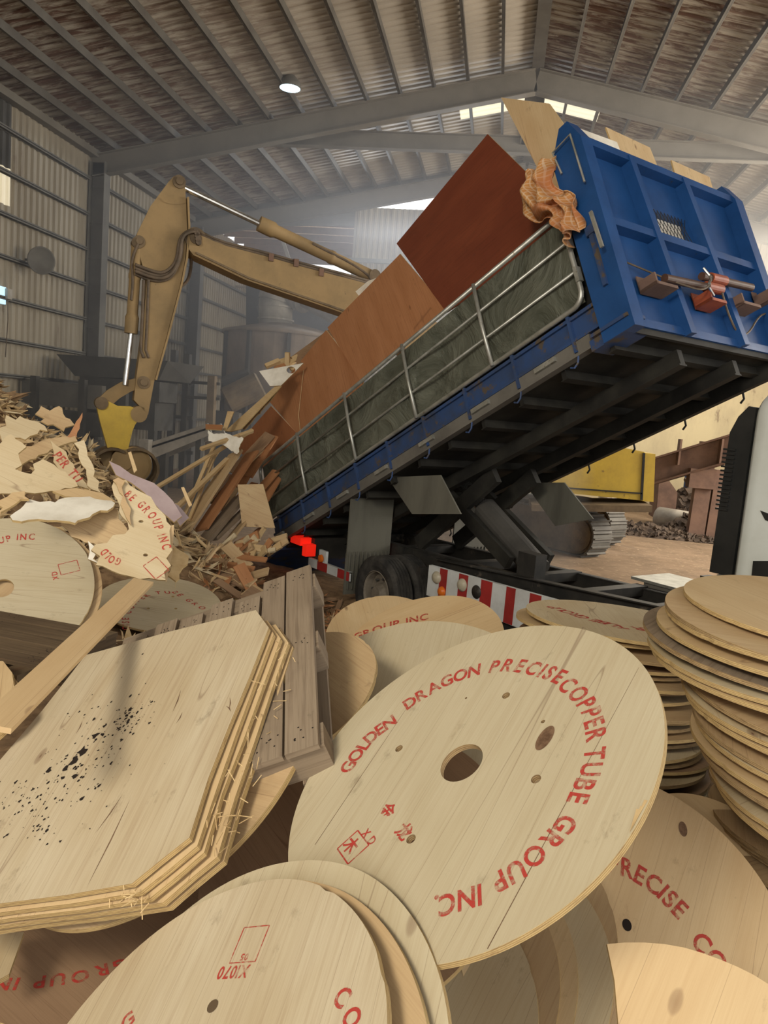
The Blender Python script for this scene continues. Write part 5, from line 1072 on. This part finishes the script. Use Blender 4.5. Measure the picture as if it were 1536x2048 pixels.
# second stack further back
c = V((.82, 4.526, 1.631)); nT = V((.021, .055, .998))
dt = disc(c, nT, .55, 'flat lettered disc on top of the low stack behind the big disc', PLY_PALE, seed=70, hole=0, bolts=0); dt['_n'] = list(nT); dt['_c'] = list(c)
px_text(dt, 'PER TUBE GROUP', [(1318, 1262), (1240, 1254), (1170, 1236), (1100, 1213)], .12, .9)
TST = ('directly under the lettered top disc', 'in the shaded part')
for k in range(19):
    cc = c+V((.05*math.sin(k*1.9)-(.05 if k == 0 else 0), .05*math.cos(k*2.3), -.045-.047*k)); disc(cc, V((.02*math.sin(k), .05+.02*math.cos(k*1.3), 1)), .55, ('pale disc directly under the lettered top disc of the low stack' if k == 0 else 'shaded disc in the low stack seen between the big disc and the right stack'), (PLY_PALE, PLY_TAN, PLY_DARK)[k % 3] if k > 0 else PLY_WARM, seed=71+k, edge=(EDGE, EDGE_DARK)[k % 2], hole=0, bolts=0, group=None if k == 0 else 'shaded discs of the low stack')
# discs lying behind the big one

disc((-.79, 6.589, .739), (0, -.5, .865), .55, 'light plain disc in front of the truck wheel, left behind the GROUP INC disc', PLY_WARM, seed=92, hole=0, bolts=0)
dm2 = disc((-.358, 4.788, 1.243), (-.3, -.38, .88), .55, 'light orange disc with letters GROUP INC in front of the striped guard', PLY_WARM, seed=93, hole=0, bolts=0, grain=(1, .3, .4))
dm2['_c'] = list(dm2['_o']); px_text(dm2, 'GROUP INC', [(706, 1275), (770, 1252), (858, 1232)], .10, .9)
disc((-.257, 3.129, 1.502), (-.2, -.4, .9), .55, 'greyish split disc between the big disc and the GROUP INC disc', PLY_GREY, seed=94, hole=0, bolts=0, grain=(.1, 1, .4))
disc(EYE+(V((-1.042, 4.15, 1.058))-EYE)*.7, (-.394, -.364, .844), .385, 'tan disc showing its right rim beside the grey pallet', PLY_TAN, seed=95, hole=0, bolts=0)
# left discs
nL = V((.274, -.659, .70)).normalized()
dl = disc((-3.018, 4.412, 1.406), nL, .55, 'pale disc at the left edge with faded letters and a dark centre hole', PLY_GREY, seed=96, hole=.066, bolts=0, th=.02, grain=(.7, .2, 0)); dl['_c'] = list(dl['_o'])
px_text(dl, 'UP INC', [(-6, 1082), (30, 1074), (72, 1073)], .07)
mb = MB(); c = V(dl['_o'])+nL*.0008; a = (onp(160, 1140, c, nL)-onp(120, 1150, c, nL)).normalized(); cc = onp(138, 1135, c, nL); outline_rect(mb, cc, a, nL.cross(a), .12, .085, .005); cap_line(mb, 'XD', onp(118, 1158, c, nL), nL.cross(a), -a, .05, .8); mb.build('printed_stamp', INK, dl)
disc((-3.0, 4.46, 1.372), nL, .56, 'disc rim directly behind the left lettered disc', PLY_TAN, seed=97, hole=0, bolts=0, th=.02)
nL2 = V((.132, -.17, .977)).normalized()
dl2 = disc((-2.875, 6.497, .841), nL2, .55, 'pale disc lying flat with letters CISE COPPER TUBE GRO behind the long lath', PLY_GREY, seed=98, hole=0, bolts=.17, grain=(1, .2, 0)); dl2['_c'] = list(dl2['_o'])
px_text(dl2, 'CISE COPPER TUBE GRO', [(252, 1262), (250, 1232), (268, 1204), (300, 1186), (350, 1184), (412, 1220)], .085, .9)
# octagonal boards, a thick stack of them
nO = V((-.402, -.394, .827)).normalized(); cO = EYE+(V((-1.23, 2.451, 1.478))-EYE)*.93; gO = onp(330, 1600, cO, nO)-onp(480, 1280, cO, nO)
FACE = [(172, 1310), (340, 1263), (512, 1220), (537, 1255), (500, 1350), (460, 1450), (418, 1558), (377, 1675), (320, 1722), (265, 1767), (130, 1790), (0, 1807), (-150, 1832), (-230, 1760), (-60, 1590), (86, 1420)]
labs = ('top board of the octagonal stack at left, pale face with black soil spots', 'second board of the octagonal stack, its yellow edge just below the top one', 'third board of the octagonal stack, shifted to the right', 'fourth board of the octagonal stack', 'lowest and widest board of the octagonal stack')
cen = sum((onp(x, y, cO, nO) for x, y in FACE), V((0, 0, 0)))/len(FACE); O = []
uO = (onp(537, 1255, cO, nO)-onp(172, 1310, cO, nO)).normalized(); vO = nO.cross(uO)
for k, (dh, du, dv, sc) in enumerate(((0, 0, 0, 1), (-.026, .014, -.006, 1.0), (-.050, .026, -.008, 1.0), (-.080, .046, -.0, 1.0), (-.108, .050, .006, 1.0))):
    r5 = random.Random(k+3); pts = [cen+(onp(x, y, cO, nO)-cen)*sc+nO*dh+uO*du+vO*dv+uO*r5.uniform(-.004, .004) for x, y in FACE]
    mb = MB(); mb.plate(pts, (nO+uO*.02*math.sin(k*2)*(k > 0)).normalized() if False else nO, .016, grain=gO); O.append(tag(mb.build('octagonal_board', [PLY_STREAK if not k else PLY_WARM, EDGE]), labs[k], 'plywood board'))
mb = MB(); r5 = random.Random(21)
for k in range(330):
    f_ = r5.gauss(0, 1); g_ = r5.gauss(0, 1); x = 175+55*f_+ (28*g_); y = 1520-55*f_+34*g_
    if r5.random() < .35: x = 30+r5.uniform(-30, 90); y = 1650+r5.uniform(-90, 30)
    if r5.random() < .25: x = 255+r5.gauss(0, 22); y = 1440-(x-255)*.6+r5.gauss(0, 14)
    p = onp(x, y, cO, nO)+nO*.0008; s_ = abs(r5.gauss(0, .0028))+.0012; a0 = r5.uniform(0, 6)
    if k < 7: p = onp((150, 190, 165, 130, 150, 98, 205)[k], (1520, 1472, 1502, 1538, 1552, 1540, 1470)[k], cO, nO)+nO*.0008; s_ = (.024, .018, .021, .013, .014, .012, .008)[k]
    mb.face([p+(uO*math.cos(a0+i*math.pi/4)+vO*math.sin(a0+i*math.pi/4))*s_*r5.uniform(.4, 1.3) for i in range(8)])
for k in range(26):
    x, y = (188, 1600) if k == 0 else (r5.uniform(20, 420), r5.uniform(1340, 1740))
    if k > 6: break
mb.build('black_soil_spots', SOIL_HOLE, O[0])
mb = MB(); g_ = gO.normalized()
for (xa, ya, xb, yb_) in ((262, 1595, 172, 1778), (246, 1588, 190, 1668), (362, 1380, 345, 1425), (365, 1424, 352, 1448), (165, 1442, 152, 1468), (460, 1395, 458, 1420), (452, 1412, 462, 1424)):
    a, b = onp(xa, ya, cO, nO)+nO*.0008, onp(xb, yb_, cO, nO)+nO*.0008; s_ = nO.cross((b-a).normalized())*.0022; m_ = a.lerp(b, .5)+s_*1.5; mb.face([a, m_-s_, b, m_+s_])
mb.build('dark_cracks', KN, O[0])
mb = MB(); r5 = random.Random(4)
for k in range(60):
    t_ = r5.random(); a = onp(537-160*t_+18, 1255+420*t_, cO, nO)-nO*r5.uniform(.0, .1)+uO*r5.uniform(0, .05); b = a+(vO*r5.uniform(-1, 1)+uO*r5.uniform(-.3, 1)+nO*r5.uniform(-.6, .6)).normalized()*r5.uniform(.015, .05); mb.beam(a, b, .0022, .0014, nO)
for k in range(26):
    a = onp(265-r5.uniform(-15, 60), 1770+r5.uniform(-3, 16), cO, nO)-nO*r5.uniform(.0, .05); b = a+(uO*r5.uniform(-1, 1)-vO*r5.uniform(0, 1)+nO*r5.uniform(-.6, .6)).normalized()*r5.uniform(.012, .04); mb.beam(a, b, .0025, .0014, nO)
tag(mb.build('edge_splinters', SPLINTER), 'fine splinters clinging to the edges of the octagonal stack', 'splinters', kind='stuff')
# disc under the octagonal stack, dark discs below
pB = onp(120, 1857, cO-nO*.17, nO); cB = pB+vO*.42-uO*.02+(vO*0)
disc(pB+(vO*.98+uO*.02).normalized()*.55, nO, .55, 'brown disc right under the octagonal board stack, only its lower rim showing', PLY_TAN, seed=110, hole=0, bolts=0)
pz = onz(60, 2041, .80); nz = V((0, -.06, 1))
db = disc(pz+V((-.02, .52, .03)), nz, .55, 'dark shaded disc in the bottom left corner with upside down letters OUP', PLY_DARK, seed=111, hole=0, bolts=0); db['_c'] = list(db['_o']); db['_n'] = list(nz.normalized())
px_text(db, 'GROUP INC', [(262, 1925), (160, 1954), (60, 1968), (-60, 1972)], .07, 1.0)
mb = MB(); mb.plate([onz(x, y, .95) for x, y in ((-40, 1866), (48, 1864), (18, 1948), (-30, 1975))], (0, 0, 1), .016); tag(mb.build('plywood_offcut', [PLY_PALE, EDGE]), 'pale plywood offcut at the left edge below the octagonal stack', 'plywood offcut')
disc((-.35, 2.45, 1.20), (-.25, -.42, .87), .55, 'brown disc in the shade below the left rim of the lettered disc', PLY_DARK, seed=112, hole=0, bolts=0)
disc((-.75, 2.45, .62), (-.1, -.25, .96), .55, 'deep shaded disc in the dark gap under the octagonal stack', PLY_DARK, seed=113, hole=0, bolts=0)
for k, (dx, dy) in enumerate(((0, 0), (9, 16), (4, 30), (-2, 44))):
    P = dist(20, 1370, 3.3); nS = V((-.35, -.3, .88)).normalized()
    pts = [onp(x+dx, y+dy, P-nS*.022*k, nS) for x, y in ((-60, 1322), (6, 1322), (24, 1345), (32, 1400), (-4, 1432), (-80, 1440))]
    mb = MB(); mb.plate(pts, nS, .015); tag(mb.build('octagonal_board', [PLY_WARM, EDGE]), ('topmost', 'second', 'third', 'lowest')[k]+' board of the small stack cut by the left photo edge', 'plywood board')
# long pale lath lying across
mb = MB(); A = dist(287, 1163, 3.75); B = dist(-14, 1456, 2.3); mb.beam(A, B, .092, .016, EYE-(A+B)/2+V((-.6, 0, .6))); tag(mb.build('long_lath', [PLY_WARM]), 'long pale flat lath lying across the dark pallet and the octagonal boards', 'lath')
# grey pallet
def plank(mb, A, B, wd, th, N, r_, jag=.0):
    mb.beam(A, B, wd, th, N)
def pallet(name, O_, U, Vv, N, width, length, planks, mats, label):
    U, Vv, N = V(U).normalized(), V(Vv).normalized(), V(N).normalized()
    o = empty(name, O_)
    r6 = random.Random(len(planks)*7)
    for k, (x, w_, l0, l1) in enumerate(planks):
        mb = MB(); A = O_+U*(x+w_/2)+Vv*l0; B = O_+U*(x+w_/2)+Vv*l1; mb.beam(A, B, w_-.004, .02, N)
        po = mb.build('deck_plank', mats[0], o)
        mb = MB()
        for f_ in (.07, .5, .94):
            for q_ in range(7):
                c = A.lerp(B, f_+r6.uniform(-.03, .03))+U*r6.uniform(-w_*.38, w_*.38)+N*.0105; mb.face([c+(U*math.cos(i*1.05)+Vv*math.sin(i*1.05))*.0035 for i in range(6)])
        mb.build('nail_holes', SOIL_HOLE, po)  # flat dark dots painted for the shade in the nail holes
    for l in (.02, length/2, length-.10):
        mb = MB(); A = O_+Vv*(l+.045)-N*.065; mb.beam(A-U*.01, A+U*width, .10, .11, N); mb.build('stringer', mats[1], o)
    for x in (.0, width*.45, width-.11):
        mb = MB(); A = O_+U*(x+.05)-N*.13; mb.beam(A, A+Vv*length, .10, .018, N); mb.build('bottom_plank', mats[1], o)
    return tag(o, label, 'pallet')
pA = dist(640, 1492, 2.42); pB = dist(623, 1143, 3.3); vP = (pB-pA).normalized()
uP = onp(527, 1520, pA, V((-.30, -.50, .80)))-pA; nP = vP.cross(uP).normalized(); nP = nP if nP.z > 0 else -nP; uP = (uP-vP*uP.dot(vP)).normalized()
pallet('wooden_pallet', pA, uP, vP, nP, .86, (pB-pA).length, ((0, .112, 0, 1.12), (.116, .10, .0, 1.10), (.225, .095, .0, 1.0), (.35, .10, .0, 1.06), (.48, .10, 0, 1.02), (.60, .10, 0, 1.05), (.73, .10, 0, 1.0)), (OLDWOOD, OLDWOOD), 'weathered grey wooden pallet leaning between the octagonal stack and the big disc')
z0 = 1.52; Q = [onz(x, y, z0) for x, y in ((236, 1268), (40, 1348), (-60, 1215))]
uD = (Q[1]-Q[0]).normalized(); vD = (onz(0, 1180, z0)-onz(232, 1262, z0)); vD = (vD-uD*vD.dot(uD)).normalized(); nD = uD.cross(vD); nD = nD if nD.z > 0 else -nD
L_ = (Q[1]-Q[0]).length
pallet('wooden_pallet', Q[0], uD, vD, nD, L_, 1.2, tuple((k*.118, .112 if k % 2 else .098, -.02*(k % 3), 1.2) for k in range(max(3, int(L_/.118)))), (OLDWOOD_D, OLDWOOD_D), 'dark weathered pallet lying at the left edge under the long lath')
# hidden supports of the foreground piles
for k in range(14):
    disc((1.78+.04*math.sin(k*2), 3.75+.05*math.cos(k*1.7), .55+.045*k), (0, -.02*math.sin(k), 1), .55, 'disc in the buried lower part of the tall right stack', PLY_TAN, seed=130+k, hole=0, bolts=0, group='buried discs of the right stack', edge=EDGE_DARK)
E_ = None

# ================================================================ dust haze in the far half of the shed
mb = MB(); mb.abox(XL+.3, 1.6, 12.5, 28.3, .05, 8.9); mb.abox(1.6, XR-.05, 12.5, 28.3, 4.6, 8.9)
hz = mb.build('dust_haze', MATS['dusty_mudflap']); hm = bpy.data.materials.new('airborne_dust'); hm.use_nodes = True; nt = hm.node_tree
nt.nodes.remove(nt.nodes['Principled BSDF']); vs = nt.nodes.new('ShaderNodeVolumeScatter'); vs.inputs['Color'].default_value = (.93, .91, .91, 1)
vs.inputs['Density'].default_value = .032; vs.inputs['Anisotropy'].default_value = .45; nt.links.new(vs.outputs[0], nt.nodes['Material Output'].inputs['Volume'])
hz.data.materials.clear(); hz.data.materials.append(hm); tag(hz, 'pale dust haze hanging in the far half of the shed', 'haze', kind='stuff')
for o in bpy.data.objects:
    for k in ('_o', '_n', '_R', '_c'):
        if k in o: del o[k]
